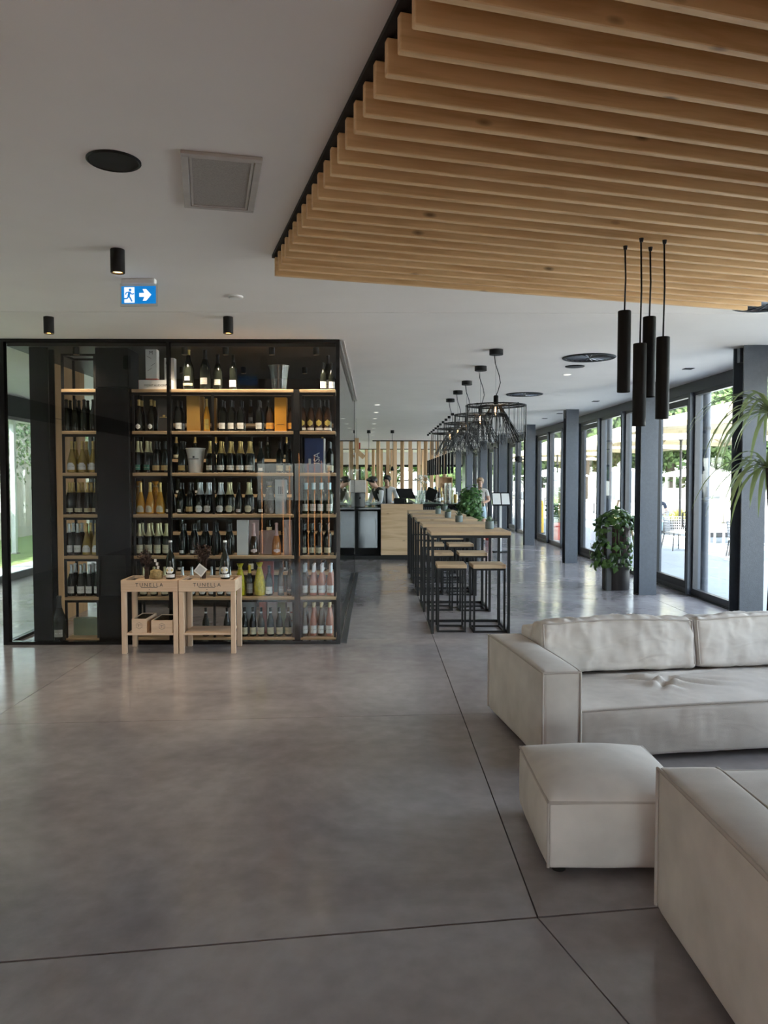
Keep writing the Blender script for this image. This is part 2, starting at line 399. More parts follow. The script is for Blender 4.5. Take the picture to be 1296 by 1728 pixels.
# end wall: dark bulkhead over a long row of windows
wf = struct('wall_far', label='far end wall with a window row under a dark bulkhead')
MB().box(XL - .2, XR + .2, Y1, Y1 + .2, 2.35, H).build('bulkhead', M['ceil'], wf)
MB().box(XL - .2, XR + .2, Y1 - .02, Y1 + .2, 2.25, 2.35).build('head_beam', M['matte'], wf)
MB().box(XL - .2, XR + .2, Y1, Y1 + .2, 0, .35).build('sill_wall', M['matte'], wf)
for i in range(9):
    x = XL + i * 1.28
    MB().box(x - .05, x + .05, Y1 - .04, Y1 + .12, .35, 2.25).build('window_post', M['matte'], wf)
    if i < 8:
        wn += 1; s = struct('window_%d' % wn, (x + .05, Y1 + .04, .35))
        MB().box(0, 1.18, -.006, .006, 0, 1.9).build('pane', M['winglass'], s)
        MB().box(0, 1.18, -.03, .03, 1.22, 1.27).build('glazing_bar', M['matte'], s)

# ---- structural columns (H section, blue grey)
def hcol(wd, dp, h, t=.02):
    m = MB(); m.box(-wd / 2, wd / 2, -dp / 2, -dp / 2 + t, 0, h); m.box(-wd / 2, wd / 2, dp / 2 - t, dp / 2, 0, h); m.box(-t / 2 + .01, t / 2 + .01, -dp / 2 + t, dp / 2 - t, 0, h)
    return m
cm = hcol(.24, .24, H - .001).mesh('column', M['steel'])
places = [('behind the grey sofa and the drooping leaves', 7.72, 3.82), ('beside the trailing pothos planter', 10.62, 3.80), ('second along from the trailing pothos planter', 14.75, 3.79),
          ('third along from the trailing pothos planter', 18.78, 3.80), ('right behind the menu stand', 22.8, 3.80), ('behind the woman in the white shirt', 26.8, 3.80), ('far along by the timber screen', 30.8, 3.80), ('farthest, before the end windows', 34.8, 3.80)]
for i, (d, yy, xx) in enumerate(places):
    c = put('steel_column', cm, None, (xx, yy + .12, 0)); c['kind'] = 'structure'
    tag(c, 'blue grey steel column %s' % d, 'column', 'columns along the glazed wall')
    MB().box(-.121, .121, -.03, .03, H - .16, H - .015).build('cover_plate', M['steel'], c)

# ---- slatted timber ceiling panel, turned about 15 degrees
SA = math.radians(15.4)
sp = thing('slatted_ceiling_panel', 'hanging ceiling panel of parallel oak slats over the sofas', 'ceiling panel', (-.60, 4.69, H), SA)
sp['kind'] = 'structure'
SLEN, NS, SPAC = 3.40, 40, .132
MB().box(-.014, SLEN - .02, -NS * SPAC + .02, .01, -.018, -.0005).build('backing', M['matte'], sp)
sm = MB().box(0, SLEN, -.030, 0, -.128, -.020, c=.003).mesh('slat', M['slat'])
for i in range(NS): put('slat', sm, sp, (0, -i * SPAC, 0))
# black carrier rails above the slats
for x in (.02, 1.1, 2.2, SLEN - .06):
    MB().box(x, x + .04, -NS * SPAC + .02, 0, -.020, -.018).build('carrier_rail', M['matte'], sp)

# ---- timber fin screens at the far end
def screen(yy, xs, z1, lab):
    t = thing('timber_fin_screen', lab, 'screen', (0, yy, 0)); t['kind'] = 'structure'
    for i, x in enumerate(xs):
        a = (i % 3 - 1) * .5
        MB().box(-.06, .06, -.03, .03, .02, z1, RZ(a)).build('timber_fin', M['screen'], t, loc=(x, 0, 0))
    MB().box(min(xs) - .2, max(xs) + .2, -.05, .05, 0, .02).build('floor_rail', M['matte'], t)
    MB().box(min(xs) - .2, max(xs) + .2, -.05, .05, z1, z1 + .03).build('ceiling_rail', M['matte'], t)
screen(26.4, [.13, .46, .70, .95, 1.22, 1.52, 1.75, 1.95, 2.15, 2.40], H - .031, 'row of upright timber fins behind the bar, nearer screen')
screen(33.5, [-2.6, -2.0, -1.65, -1.2, -.75, -.35, -.05, .3, .75, 1.2, 1.6, 2.1, 2.5], H - .031, 'row of upright timber fins before the end windows')
MB().box(-1.6, -1.1, 31.0, 31.2, 0, H - .002).build('trim_1', M['screen'])['kind'] = 'structure'

# ================================================================== GLASS WINE SHOWCASE
GX0, GX1, GY0, GY1 = -3.60, -.335, 7.48, 13.2
gc = struct('wall_showcase', label='black framed glass wine room')
fm = lambda n, *b: MB().box(*b).build(n, M['gloss'], gc)
fm('frame_post', GX0, GX0 + .055, GY0 - .02, GY0 + .05, 0, H - .001)
fm('frame_post', GX1 - .035, GX1, GY0 - .02, GY0 + .05, 0, H - .001)
fm('frame_post', -1.995, -1.965, GY0 - .02, GY0 + .04, .03, H - .03)
fm('frame_rail', GX0 + .055, GX1 - .035, GY0 - .02, GY0 + .05, H - .03, H - .001)
fm('frame_rail', GX0 + .055, GX1 - .035, GY0 - .02, GY0 + .05, 0, .03)
fm('frame_rail', GX1 - .035, GX1, GY0 + .05, GY1, 0, .02)
fm('frame_rail', GX0, GX0 + .055, GY0 + .05, 8.30, 0, .03)
fm('frame_rail', GX0, GX0 + .055, GY0 + .05, 8.30, H - .04, H - .001)
fm('frame_post', GX1 - .035, GX1, GY1 - .05, GY1, .02, H - .001)
def pane(n, *b): return MB().box(*b).build(n, M['caseglass'], gc)
pane('pane', GX0 + .055, -1.995, GY0 + .005, GY0 + .013, .03, H - .03)
pane('pane', -1.965, GX1 - .035, GY0 + .005, GY0 + .013, .03, H - .03)
pane('pane', GX0 + .02, GX0 + .028, GY0 + .05, 8.28, .03, H - .04)
yy = GY0 + .05
for j in range(4):
    e = yy + (GY1 - .05 - GY0 - .05) / 4
    pane('pane', GX1 - .012, GX1 - .004, yy + .002, e - .002, .02, H - .001); yy = e
# veneer side wall, dark core wall, dark ceiling inside
pw = struct('wall_veneer', label='warm oak veneer wall inside the glass wine room')
MB().box(GX0 - .02, GX0 + .06, 8.28, 9.5, 0, 2.28).build('veneer_panel', M['panel'], pw)
MB().box(GX0 - .02, GX0 + .06, 8.28, 9.5, 2.288, H - .002).build('veneer_panel', M['panel'], pw)
wc = struct('wall_core', label='dark brown wall behind the wine shelves')
MB().box(-3.25, GX1 - .10, 9.9, 10.0, 0, H - .062).build('core_panel', M['darkwall'], wc)
MB().box(GX0 + .06, GX1 - .04, GY0 + .05, 10.0, H - .06, H - .002).build('inner_ceiling', M['darkwall'], wc)
bc = hcol(.18, .16, H - .062).build('steel_column', M['black'], None, loc=(-3.265, 7.66, 0)); bc['kind'] = 'structure'
tag(bc, 'black steel column inside the corner of the glass wine room', 'column')
bp_ = thing('black_pillar', 'glossy black pillar between the wine shelves', 'pillar', (-2.57, 7.60, 0)); bp_['kind'] = 'structure'
MB().box(-.155, .165, 0, .35, 0, 2.50, c=.004).build('lower_casing', M['gloss'], bp_)
MB().box(-.155, .165, 0, .35, 2.506, H - .062, c=.004).build('upper_casing', M['matte'], bp_)
MB().box(-.13, .12, -.006, .0, .46, .86, c=.002).build('reflection_patch', M['matte'], bp_)  # flat patch stands in for a rectangle reflected on the pillar

# warm spots inside the wine room
def inner_spot(x, y, lab):
    t = thing('wine_room_spot', lab, 'spot lamp', (x, y, H - .06), 0, 'small spots inside the wine room')
    MB().lathe([(.01, -.0005), (.03, -.0005), (.03, -.07), (.026, -.072), (.022, -.06)], 16, cap=False).build('housing', M['matte'], t, smooth=True)
    MB().lathe([(.001, -.060), (.022, -.060), (.001, -.062)], 12, cap=False).build('lens', M['warmlens'], t)
    l = bpy.data.lights.new('spot_light', 'SPOT'); l.energy = WINE_W; l.color = (1, .80, .58); l.spot_size = math.radians(125); l.spot_blend = .7; l.shadow_soft_size = .04
    put('spot_light', l, t, (0, 0, -.08))
WINE_W = 5.5
M['warmlens'] = mat('warm_lens', (1, .7, .4), .4, var=0, emit=(1, .65, .3, 4.0))
for k, x in enumerate((-2.9, -1.85, -1.45, -1.0, -.57)): inner_spot(x, 7.585, 'small warm spot above the wine shelves, %s from the oak wall' % ('first', 'second', 'third', 'fourth', 'fifth')[k])
for k, x in enumerate((-2.2, -1.5, -.8)): inner_spot(x, 8.9, 'small warm spot over the inner aisle, %s from the oak wall' % ('first', 'second', 'third')[k])

# ================================================================== WINE SHELVES
SY0, SY1 = 7.66, 7.98
ZS = [2.495 - .4118 * k for k in range(7)]            # tops of the seven shelves
def shelf_unit(name_label, x0, x1, inner, skip=()):
    t = thing('wine_shelf_unit', name_label, 'shelf unit', ((x0 + x1) / 2, SY0, 0), 0, 'steel and oak wine shelves')
    hw = (x1 - x0) / 2
    pz = 2.84 if hw < .2 and x0 < -2 else 2.48
    for sx in (-hw, hw - .022):
        for yy in (.006, SY1 - SY0 - .028):
            MB().box(sx, sx + .022, yy, yy + .022, 0, pz).build('post', M['black'], t)
    for ix in inner:
        MB().box(ix - .011 - (x0 + x1) / 2, ix + .011 - (x0 + x1) / 2, .006, .028, 0, 2.45).build('post', M['black'], t)
    if pz > 2.5:
        for yy in (.006, SY1 - SY0 - .028): MB().box(-hw + .022, hw - .022, yy, yy + .022, pz - .022, pz).build('top_rail', M['black'], t)
        for sx in (-hw, hw - .022): MB().box(sx, sx + .022, .028, SY1 - SY0 - .028, pz - .022, pz).build('top_rail', M['black'], t)
    for k, z in enumerate(ZS):
        MB().box(-hw + .001, hw - .001, .0, SY1 - SY0, z - .032, z, c=.003).build('shelf_board', M['shelf'], t)
        MB().box(-hw + .022, hw - .022, .008, .026, max(.001, z - .056), z - .0325 if z > .06 else z - .0322).build('shelf_rail', M['black'], t) if z > .1 else None
    return t
shelf_unit('tall narrow black steel wine shelf beside the oak veneer wall', -3.085, -2.745, [])
shelf_unit('wide black steel wine shelf with oak boards beside the black pillar', -2.395, -.800, [-1.60])
cs_ = shelf_unit('narrow corner wine shelf against the aisle glass', -.742, -.385, [])
MB().box(-.235, -.18, -.004, .04, 0, 2.49).build('corner_upright', M['matte'], cs_)
# far row of shelves against the dark core wall
bs = thing('back_wall_shelf', 'oak back shelf with bottles and cartons against the dark core wall', 'shelf unit', (-1.5, 9.6, 0))
for z in (.45, .95, 1.42, 1.86, 2.30):
    MB().box(-1.05, 1.02, 0, .29, z - .035, z).build('shelf_board', M['shelf'], bs)
for x in (-1.08, -.35, .33, 1.03):
    MB().box(x, x + .025, 0, .29, 0, 2.3).build('upright', M['black'], bs)

# ---- bottles
G = {'dark': mat('bottle_glass_black', (.010, .012, .009), .07, var=.1, spec=.4), 'green': mat('bottle_glass_green', (.016, .030, .012), .07, spec=.6),
     'brown': mat('bottle_glass_brown', (.05, .024, .012), .08, spec=.6), 'rose': mat('rose_wine_glass', (.42, .17, .12), .08, spec=.6),
     'peach': mat('orange_wine_glass', (.55, .22, .07), .08, spec=.6), 'straw': mat('straw_wine_glass', (.40, .29, .08), .08, spec=.6), 'amber': mat('amber_glass', (.62, .30, .03), .10, spec=.6),
     'grey': mat('frosted_grey_wrap', (.22, .21, .21), .5)}
FO = {'gold': mat('gold_foil', (.62, .45, .17), .32, metal=.7, var=.15, scale=90), 'silver': mat('silver_foil', (.62, .66, .68), .32, metal=.6, var=.12, scale=90),
      'white': mat('white_capsule', (.74, .77, .80), .4), 'black': mat('black_capsule', (.015, .015, .015), .35), 'pink': mat('pink_foil', (.68, .44, .42), .4),
      'blue': mat('pale_blue_capsule', (.35, .62, .72), .4), 'yellow': mat('yellow_foil', (.75, .58, .04), .4), 'palegold': mat('pale_gold_foil', (.66, .61, .36), .35, metal=.5), 'paleyellow': mat('cream_capsule', (.66, .55, .30), .4)}
def labelmat(name, c, ink=(.12, .12, .12), amt=.6):
    m, nt, b = newmat(name)
    tc = N(nt, 'ShaderNodeTexCoord'); mp = N(nt, 'ShaderNodeMapping'); mp.inputs['Scale'].default_value = (130, 130, 170); L(nt, tc.outputs['Object'], mp.inputs[0])
    no = N(nt, 'ShaderNodeTexNoise'); no.inputs['Scale'].default_value = 1.0; no.inputs['Detail'].default_value = 1; L(nt, mp.outputs[0], no.inputs['Vector'])
    sx = N(nt, 'ShaderNodeSeparateXYZ'); L(nt, tc.outputs['Generated'], sx.inputs[0])
    band = ramp(nt, sx.outputs['Z'], [(.40, (0, 0, 0)), (.42, (1, 1, 1)), (.56, (1, 1, 1)), (.58, (0, 0, 0))])
    th = ramp(nt, no.outputs['Fac'], [(.50, (0, 0, 0)), (.56, (amt,) * 3)])
    mm = N(nt, 'ShaderNodeMath', operation='MULTIPLY'); L(nt, band, mm.inputs[0]); L(nt, th, mm.inputs[1])
    mx = N(nt, 'ShaderNodeMix', data_type='RGBA'); L(nt, mm.outputs[0], mx.inputs['Factor']); mx.inputs['A'].default_value = (*c, 1); mx.inputs['B'].default_value = (*ink, 1)
    L(nt, mx.outputs['Result'], b.inputs['Base Color']); b.inputs['Roughness'].default_value = .6
    return m
LB = {'white': labelmat('label_white', (.78, .79, .78)), 'cream': labelmat('label_cream', (.62, .58, .42)), 'gold': labelmat('label_gold', (.46, .34, .15), amt=.4),
      'orange': labelmat('label_orange', (.72, .35, .05)), 'green': labelmat('label_green', (.05, .22, .17), (.7, .7, .6)), 'yellow': labelmat('label_yellow', (.60, .45, .10)),
      'pink': labelmat('label_pink', (.75, .58, .55)), 'grey': labelmat('label_grey', (.30, .29, .27), (.7, .7, .7))}
PROF = {  # (r, z) at full size 0.31 m
 'champ': [(.020, .0), (.043, .004), (.045, .02), (.045, .145), (.041, .175), (.030, .205), (.020, .232), (.0155, .26), (.0145, .298), (.017, .30), (.017, .312), (.012, .318)],
 'bord': [(.020, .0), (.036, .004), (.0375, .015), (.0375, .185), (.034, .205), (.020, .225), (.0145, .24), (.0135, .298), (.0155, .30), (.0155, .31), (.012, .312)],
 'burg': [(.020, .0), (.039, .004), (.041, .015), (.041, .140), (.036, .175), (.024, .212), (.0155, .24), (.0138, .298), (.0155, .30), (.0155, .31), (.012, .312)],
 'flute': [(.020, .0), (.035, .004), (.0365, .015), (.0365, .150), (.031, .19), (.021, .235), (.0145, .27), (.0138, .328), (.0155, .33), (.0155, .34), (.012, .342)],
 'bell': [(.020, .0), (.048, .004), (.050, .02), (.049, .09), (.040, .14), (.027, .185), (.018, .225), (.0155, .26), (.0145, .298), (.017, .30), (.017, .312), (.012, .318)]}
def pr(prof, z):
    p = PROF[prof]
    for (r0, a), (r1, b) in zip(p, p[1:]):
        if a <= z <= b: return r0 + (r1 - r0) * (z - a) / max(1e-6, b - a)
    return p[-1][0]
def label_patch(prof, z0, z1, ang, shape, eps=.0008):
    mb = MB(); nu, nv = 8, 4
    vs = []
    for j in range(nv + 1):
        v = j / nv; z = z0 + (z1 - z0) * v
        wf = 1.0
        if shape == 'round': wf = max(.05, math.sqrt(max(0, 1 - (2 * v - 1) ** 2)))
        if shape == 'hex': wf = 1.0 - .45 * max(0, abs(2 * v - 1) - .4) / .6
        if shape == 'shield': wf = 1.0 if v < .6 else 1.0 - .5 * (v - .6) / .4
        for i in range(nu + 1):
            a = -PI / 2 + ang * wf * (i / nu - .5)
            r = pr(prof, z) + eps
            vs.append((r * math.cos(a), r * math.sin(a), z))
    fs = [(j * (nu + 1) + i, j * (nu + 1) + i + 1, (j + 1) * (nu + 1) + i + 1, (j + 1) * (nu + 1) + i) for j in range(nv) for i in range(nu)]
    return mb.add(vs, fs)
# kind: profile, glass, foil, foil start z, label colour, shape, label z0,z1, angle, wording
KIND = {
 'plain': ('champ', 'dark', 'black', .235, None, '', 0, 0, 0, 'black champagne bottle'),
 'roundwhite': ('champ', 'dark', 'gold', .255, 'white', 'round', .02, .075, 1.25, 'black bottle, gold neck, round white label'),
 'whitelab': ('bord', 'dark', 'black', .245, 'white', 'sq', .025, .085, 2.2, 'slim black bottle with wide white label'),
 'orangelab': ('champ', 'brown', 'black', .24, 'orange', 'sq', .025, .085, 2.2, 'dark bottle with orange label'),
 'yellowround': ('burg', 'brown', 'black', .235, 'yellow', 'round', .05, .115, 1.6, 'brown bottle with round yellow label'),
 'clearwhite': ('bell', 'straw', 'gold', .235, 'white', 'shield', .03, .10, 1.9, 'squat golden bottle with white label'),
 'greenlab': ('champ', 'dark', 'palegold', .205, 'green', 'sq', .03, .08, 1.5, 'black bottle, pale gold foil, green label'),
 'goldlab': ('champ', 'dark', 'black', .235, 'gold', 'sq', .025, .075, 2.0, 'black bottle with gold label'),
 'goldwhite': ('champ', 'dark', 'gold', .195, 'white', 'sq', .028, .075, 2.2, 'black bottle, gold foil, white label'),
 'goldcream': ('champ', 'dark', 'gold', .215, 'cream', 'sq', .02, .06, 2.0, 'black bottle, gold foil, cream label'),
 'palecream': ('champ', 'dark', 'palegold', .19, 'cream', 'sq', .02, .105, 2.2, 'black bottle, pale gold foil, tall cream label'),
 'silverhex': ('champ', 'dark', 'silver', .195, 'white', 'hex', .02, .085, 1.9, 'black bottle, silver foil, hexagonal white label'),
 'goldhex': ('champ', 'dark', 'palegold', .195, 'cream', 'hex', .02, .085, 1.9, 'black bottle, gold foil, hexagonal cream label'),
 'silverwhite': ('champ', 'dark', 'silver', .225, 'white', 'sq', .03, .10, 1.9, 'black bottle, silver foil, square white label'),
 'amberwrap': ('bell', 'amber', 'gold', .22, 'cream', 'shield', .02, .085, 1.6, 'amber bottle with cream label'),
 'goldbottle': ('flute', 'amber', 'gold', .26, 'yellow', 'sq', .02, .13, 1.5, 'tall golden bottle'),
 'darkplain': ('burg', 'dark', 'black', .25, 'white', 'sq', .02, .05, 1.2, 'dark burgundy bottle, small white label'),
 'roseoval': ('bell', 'peach', 'pink', .19, 'pink', 'round', .025, .065, 1.6, 'orange rose wine bottle with pink foil and oval label'),
 'darkrose': ('bell', 'brown', 'pink', .19, 'pink', 'round', .025, .065, 1.6, 'dark rose wine bottle with pink foil and oval label'),
 'cornercream': ('bord', 'dark', 'black', .245, 'cream', 'sq', .02, .075, 2.2, 'slim black bottle with cream label'),
 'bluefoil': ('bord', 'green', 'blue', .245, 'white', 'sq', .03, .10, 2.0, 'slim bottle, pale blue capsule, white label'),
 'whitefoilrose': ('burg', 'rose', 'white', .235, 'white', 'sq', .03, .105, 2.2, 'rose wine bottle, white capsule, square white label'),
 'whitefoildark': ('burg', 'brown', 'white', .235, 'white', 'sq', .03, .105, 2.2, 'dark wine bottle, white capsule, square white label'),
 'goldrose': ('flute', 'rose', 'paleyellow', .29, 'white', 'sq', .03, .11, 2.2, 'rose wine bottle, cream capsule, white label'),
 'golddark': ('flute', 'brown', 'paleyellow', .29, 'white', 'sq', .03, .11, 2.2, 'dark wine bottle, cream capsule, white label'),
 'creamred': ('burg', 'dark', 'black', .268, 'cream', 'sq', .025, .10, 2.2, 'black bottle, white neck ring, cream label'),
 'brownplain': ('flute', 'brown', 'black', .29, 'grey', 'sq', .03, .10, 1.4, 'brown flute bottle with dark label'),
 'darkflute': ('flute', 'dark', 'black', .29, 'grey', 'sq', .05, .07, 1.2, 'matt black flute bottle'),
 'yellowfoil': ('champ', 'dark', 'yellow', .235, 'grey', 'sq', .03, .13, 1.6, 'black bottle with yellow foil'),
 'burgwhite': ('burg', 'dark', 'black', .24, 'white', 'sq', .02, .095, 2.2, 'black burgundy bottle with big white label'),
 'magnum': ('champ', 'dark', 'black', .235, 'grey', 'sq', .04, .09, 1.4, 'large black magnum bottle'),
 'magnumgold': ('champ', 'dark', 'gold', .265, 'cream', 'sq', .03, .05, 2.2, 'large magnum bottle with gold neck'),
}
BM = {}
def bmesh_of(kind):
    if kind in BM: return BM[kind]
    prof, g, fo, fz, lb, sh, z0, z1, an, wd = KIND[kind]
    P_ = PROF[prof]
    body = MB().lathe(P_, 16).mesh('bottle', G[g], True)
    fp = [(pr(prof, fz) + .0006, fz)] + [(r + .0009, z) for r, z in P_ if z > fz] + [(.002, P_[-1][1] + .001)]
    parts = [('foil', MB().lathe(fp, 14, cap=False).mesh('foil', FO[fo], True))]
    if lb: parts.append(('label_paper', label_patch(prof, z0, z1, an, sh).mesh('label_paper', LB[lb], True)))
    if kind == 'creamred': parts.append(('neck_ring', MB().lathe([(pr(prof, .25) + .001, .25), (.0163, .268)], 12, cap=False).mesh('neck_ring', FO['white'], True)))
    if kind == 'yellowround': parts.append(('strip_label', label_patch(prof, .012, .036, 2.4, 'sq').mesh('strip_label', LB['white'], True)))
    if kind == 'magnumgold': parts.append(('neck_label', label_patch(prof, .07, .10, 1.0, 'sq').mesh('neck_label', LB['white'], True)))
    BM[kind] = (body, parts); return BM[kind]
ORD = ['top', 'second', 'third', 'fourth', 'fifth', 'sixth', 'bottom']
BAY = {'A': 'shelf by oak wall', 'B': 'wide shelf', 'C': 'corner shelf'}
def bottle(kind, x, y, z, label, group, s=1.0, sub=True, rz=None):
    body, parts = bmesh_of(kind)
    o = put('wine_bottle', body, None, (x, y, z + .0006), random.uniform(-.25, .25) if rz is None else rz)
    o.scale = (s * .92, s * .92, s)
    tag(o, label, 'bottle', group)
    if sub:
        for n, m in parts: put(n, m, o)
    return o
NTH = ['first', 'second', 'third', 'fourth', 'fifth', 'sixth', 'seventh', 'eighth', 'ninth', 'tenth', 'eleventh', 'twelfth', 'thirteenth', 'fourteenth', 'fifteenth']
FROM = {'A': 'oak wall', 'B': 'black pillar', 'C': 'aisle glass'}
ROWS = []
def row(level, bay, items, Yf=7.745, back=0, s=1.0, dy=.098):
    """items: (kind, px) along the shelf front; back = rows standing behind."""
    for kind, px in items: ROWS.append((level, bay, px, kind, Yf, back, s, dy))
def fill_rows():
    count = {}
    for level, bay, px, kind, Yf, back, s, dy in sorted(ROWS, key=lambda r: (r[0], r[1], -r[2] if r[1] == 'C' else r[2])):
        n = count[level, bay] = count.get((level, bay), -1) + 1
        x = xat(px, Yf)
        for r in range(back + 1):
            lab = '%s, %s board, %s%s from %s' % (KIND[kind][9], ORD[level], ('', 'behind ', 'two behind ')[r], NTH[n], FROM[bay])
            bottle(kind, x, Yf + r * dy, ZS[level], lab, 'bottles on the %s board of the %s' % (ORD[level], BAY[bay]), s)
# narrow shelf by the oak wall
row(1, 'A', [('plain', 114), ('plain', 129), ('plain', 144), ('plain', 159)], back=1)
row(2, 'A', [('clearwhite', 122), ('clearwhite', 140), ('clearwhite', 158)], back=1, dy=.11)
row(3, 'A', [('goldcream', 117), ('goldcream', 133), ('goldcream', 148), ('goldcream', 162)], back=1)
row(4, 'A', [('silverwhite', 115), ('silverwhite', 130), ('clearwhite', 145), ('clearwhite', 161)], back=1, dy=.11)
row(5, 'A', [('silverwhite', 118), ('silverwhite', 134), ('silverwhite', 149), ('silverwhite', 163)], back=1)
# wide shelf, top board
row(0, 'B', [('magnumgold', 320), ('magnum', 348)], s=1.30)
row(0, 'B', [('magnum', 369), ('whitelab', 395)], s=1.12)
row(1, 'B', [('roundwhite', 236), ('roundwhite', 257)], s=1.0, back=1)
row(1, 'B', [('whitelab', 303)], back=1)
row(1, 'B', [('goldbottle', 350)], s=.95)
row(1, 'B', [('whitelab', 376), ('whitelab', 391), ('whitelab', 407), ('whitelab', 438)], back=1)
row(1, 'B', [('orangelab', 456), ('orangelab', 492.5)])
row(2, 'B', [('greenlab', 233), ('greenlab', 249), ('goldlab', 264), ('goldlab', 279), ('goldlab', 308)], back=1)
row(2, 'B', [('goldwhite', 355), ('goldwhite', 373), ('goldwhite', 389), ('goldwhite', 405), ('goldwhite', 421)], back=1)
row(2, 'B', [('darkplain', 440), ('cornercream', 472), ('cornercream', 488)])
row(3, 'B', [('amberwrap', 237), ('amberwrap', 253), ('amberwrap', 270)])
row(3, 'B', [('darkplain', 285), ('darkplain', 304), ('goldlab', 320)], back=1)
row(3, 'B', [('silverhex', 336), ('silverhex', 351), ('silverhex', 371), ('goldhex', 386), ('goldhex', 419)], back=1)
row(3, 'B', [('darkplain', 403), ('darkplain', 439)])
row(4, 'B', [('palecream', 234), ('palecream', 250), ('palecream', 265), ('palecream', 280)], back=1)
row(4, 'B', [('darkplain', 307), ('darkplain', 325), ('plain', 344), ('plain', 362), ('plain', 385)], back=1)
row(5, 'B', [('palecream', 240), ('palecream', 258), ('palecream', 276), ('silverhex', 306), ('silverhex', 322), ('silverhex', 340), ('silverhex', 356), ('silverhex', 371), ('silverhex', 386)], s=.92)
row(5, 'B', [('yellowfoil', 420), ('burgwhite', 453), ('brownplain', 473), ('darkflute', 488)], s=.97)
row(6, 'B', [('creamred', 345), ('creamred', 381), ('creamred', 411), ('creamred', 425), ('creamred', 439), ('creamred', 455), ('creamred', 470), ('creamred', 485)], s=.93)
# corner shelf, deep rows
row(1, 'C', [('yellowround', 511), ('yellowround', 525), ('yellowround', 539), ('yellowround', 553)], back=1, s=1.02)
row(2, 'C', [('cornercream', 556)], back=2)
row(3, 'C', [('bluefoil', 515), ('bluefoil', 528), ('bluefoil', 541), ('bluefoil', 555)], back=2, dy=.088)
row(4, 'C', [('cornercream', 512), ('cornercream', 525), ('cornercream', 538), ('cornercream', 552)], back=2, dy=.088)
row(5, 'C', [('whitefoildark', 513), ('whitefoilrose', 528), ('whitefoilrose', 542), ('whitefoilrose', 557)], back=2, dy=.082)
row(6, 'C', [('golddark', 513), ('goldrose', 528), ('golddark', 541), ('goldrose', 555)], back=2, dy=.082)
fill_rows()
for px, s, d, w_ in ((546, .88, 0, 'shorter, farther from aisle glass'), (560, .86, 0, 'shorter, beside aisle glass'), (553, 1.16, .10, 'tallest, behind two shorter')):
    bottle('burgwhite', xat(px, 7.745), 7.745 + d, ZS[0], 'black burgundy bottle with white label, top corner board, ' + w_, 'bottles on the top board of the corner shelf', s)
bottle('magnum', -3.112, 7.598, .0, 'oversized black magnum standing on the floor by the oak wall', None, 1.45)
# bottles and cartons on the back wall shelf
for z, ks in ((.45, ('darkplain', 'creamred')), (.95, ('plain', 'goldcream')), (1.42, ('darkplain', 'whitelab')), (1.86, ('goldcream', 'plain')), (2.30, ('plain', 'magnum'))):
    for i in range(9):
        x = -2.46 + i * .225 + random.uniform(-.03, .03)
        kd = ks[(i // 3) % 2]
        if i % 4 == 3: continue
        bottle(kd, x, 9.74, z, '%s, back shelf, %s board up, %s from oak wall' % (KIND[kd][9], NTH[[.45, .95, 1.42, 1.86, 2.30].index(z)], NTH[i]), 'bottles on the back wall shelf', .95)

# ---- cartons, gift boxes, buckets
def card(name, c, rough=.6, var=.04): return mat(name, c, rough, var=var)
CM = {'white': card('carton_white', (.72, .73, .74)), 'red': card('carton_red', (.34, .045, .03)), 'dark': card('carton_dark', (.03, .028, .026)), 'bronze': card('carton_bronze', (.40, .22, .05), .4),
      'orange': card('carton_orange', (.68, .30, .025), .5), 'blue': card('carton_navy', (.018, .045, .16), .4), 'pale': card('carton_pale_grey', (.46, .50, .54)), 'blush': card('carton_blush', (.58, .46, .44)),
      'sage': card('carton_sage', (.27, .32, .22)), 'wood': M['pine'], 'ink': card('ink_dark', (.05, .05, .06)), 'goldink': card('ink_gold', (.45, .33, .12), .4), 'whiteink': card('ink_white', (.75, .78, .8))}
def textmesh(s, size, m, depth=.0004, sx=1.0, spacing=1.0):
    cu = bpy.data.curves.new('lettering', 'FONT'); cu.body = s; cu.size = size; cu.align_x = 'CENTER'; cu.align_y = 'CENTER'; cu.extrude = depth; cu.space_character = spacing; cu.resolution_u = 2
    o = bpy.data.objects.new('tmp', cu); COL.objects.link(o)
    me = bpy.data.meshes.new_from_object(o.evaluated_get(bpy.context.evaluated_depsgraph_get()))
    bpy.data.objects.remove(o); me.name = 'lettering'; me.materials.clear(); me.materials.append(m)
    return me
def lettering(s, size, m, parent, loc, rot=(PI / 2, 0, 0), spacing=1.0, name='lettering'):
    o = put(name, textmesh(s, size, m, spacing=spacing), parent, loc); o.rotation_euler = rot; return o
def carton(px0, px1, py0, py1, level, mt, label, Yf=7.70, dep=None, name='gift_box', rz=0, z=None, band=None):
    x0, x1 = xat(px0, Yf), xat(px1, Yf); h = at(632, py0, Yf).z - at(632, py1, Yf).z; wd = x1 - x0
    dep = dep or min(.2, wd)
    t = thing(name, label, 'box', ((x0 + x1) / 2, Yf, (ZS[level] if z is None else z) + .0006), rz)
    MB().box(-wd / 2, wd / 2, 0, dep, 0, h, c=.002).build('carton', CM[mt], t)
    MB().box(-wd / 2 + .001, wd / 2 - .001, .001, dep - .001, h, h + .0012).build('lid', CM[band or mt], t)
    return t, wd, h
t, wd, h = carton(236, 291, 640, 656, 0, 'white', 'white carton with red end lying on the top board, lettered', dep=.1)
MB().box(-wd / 2 - .003, -wd / 2, .002, .098, .001, h - .001).build('red_end', CM['red'], t)
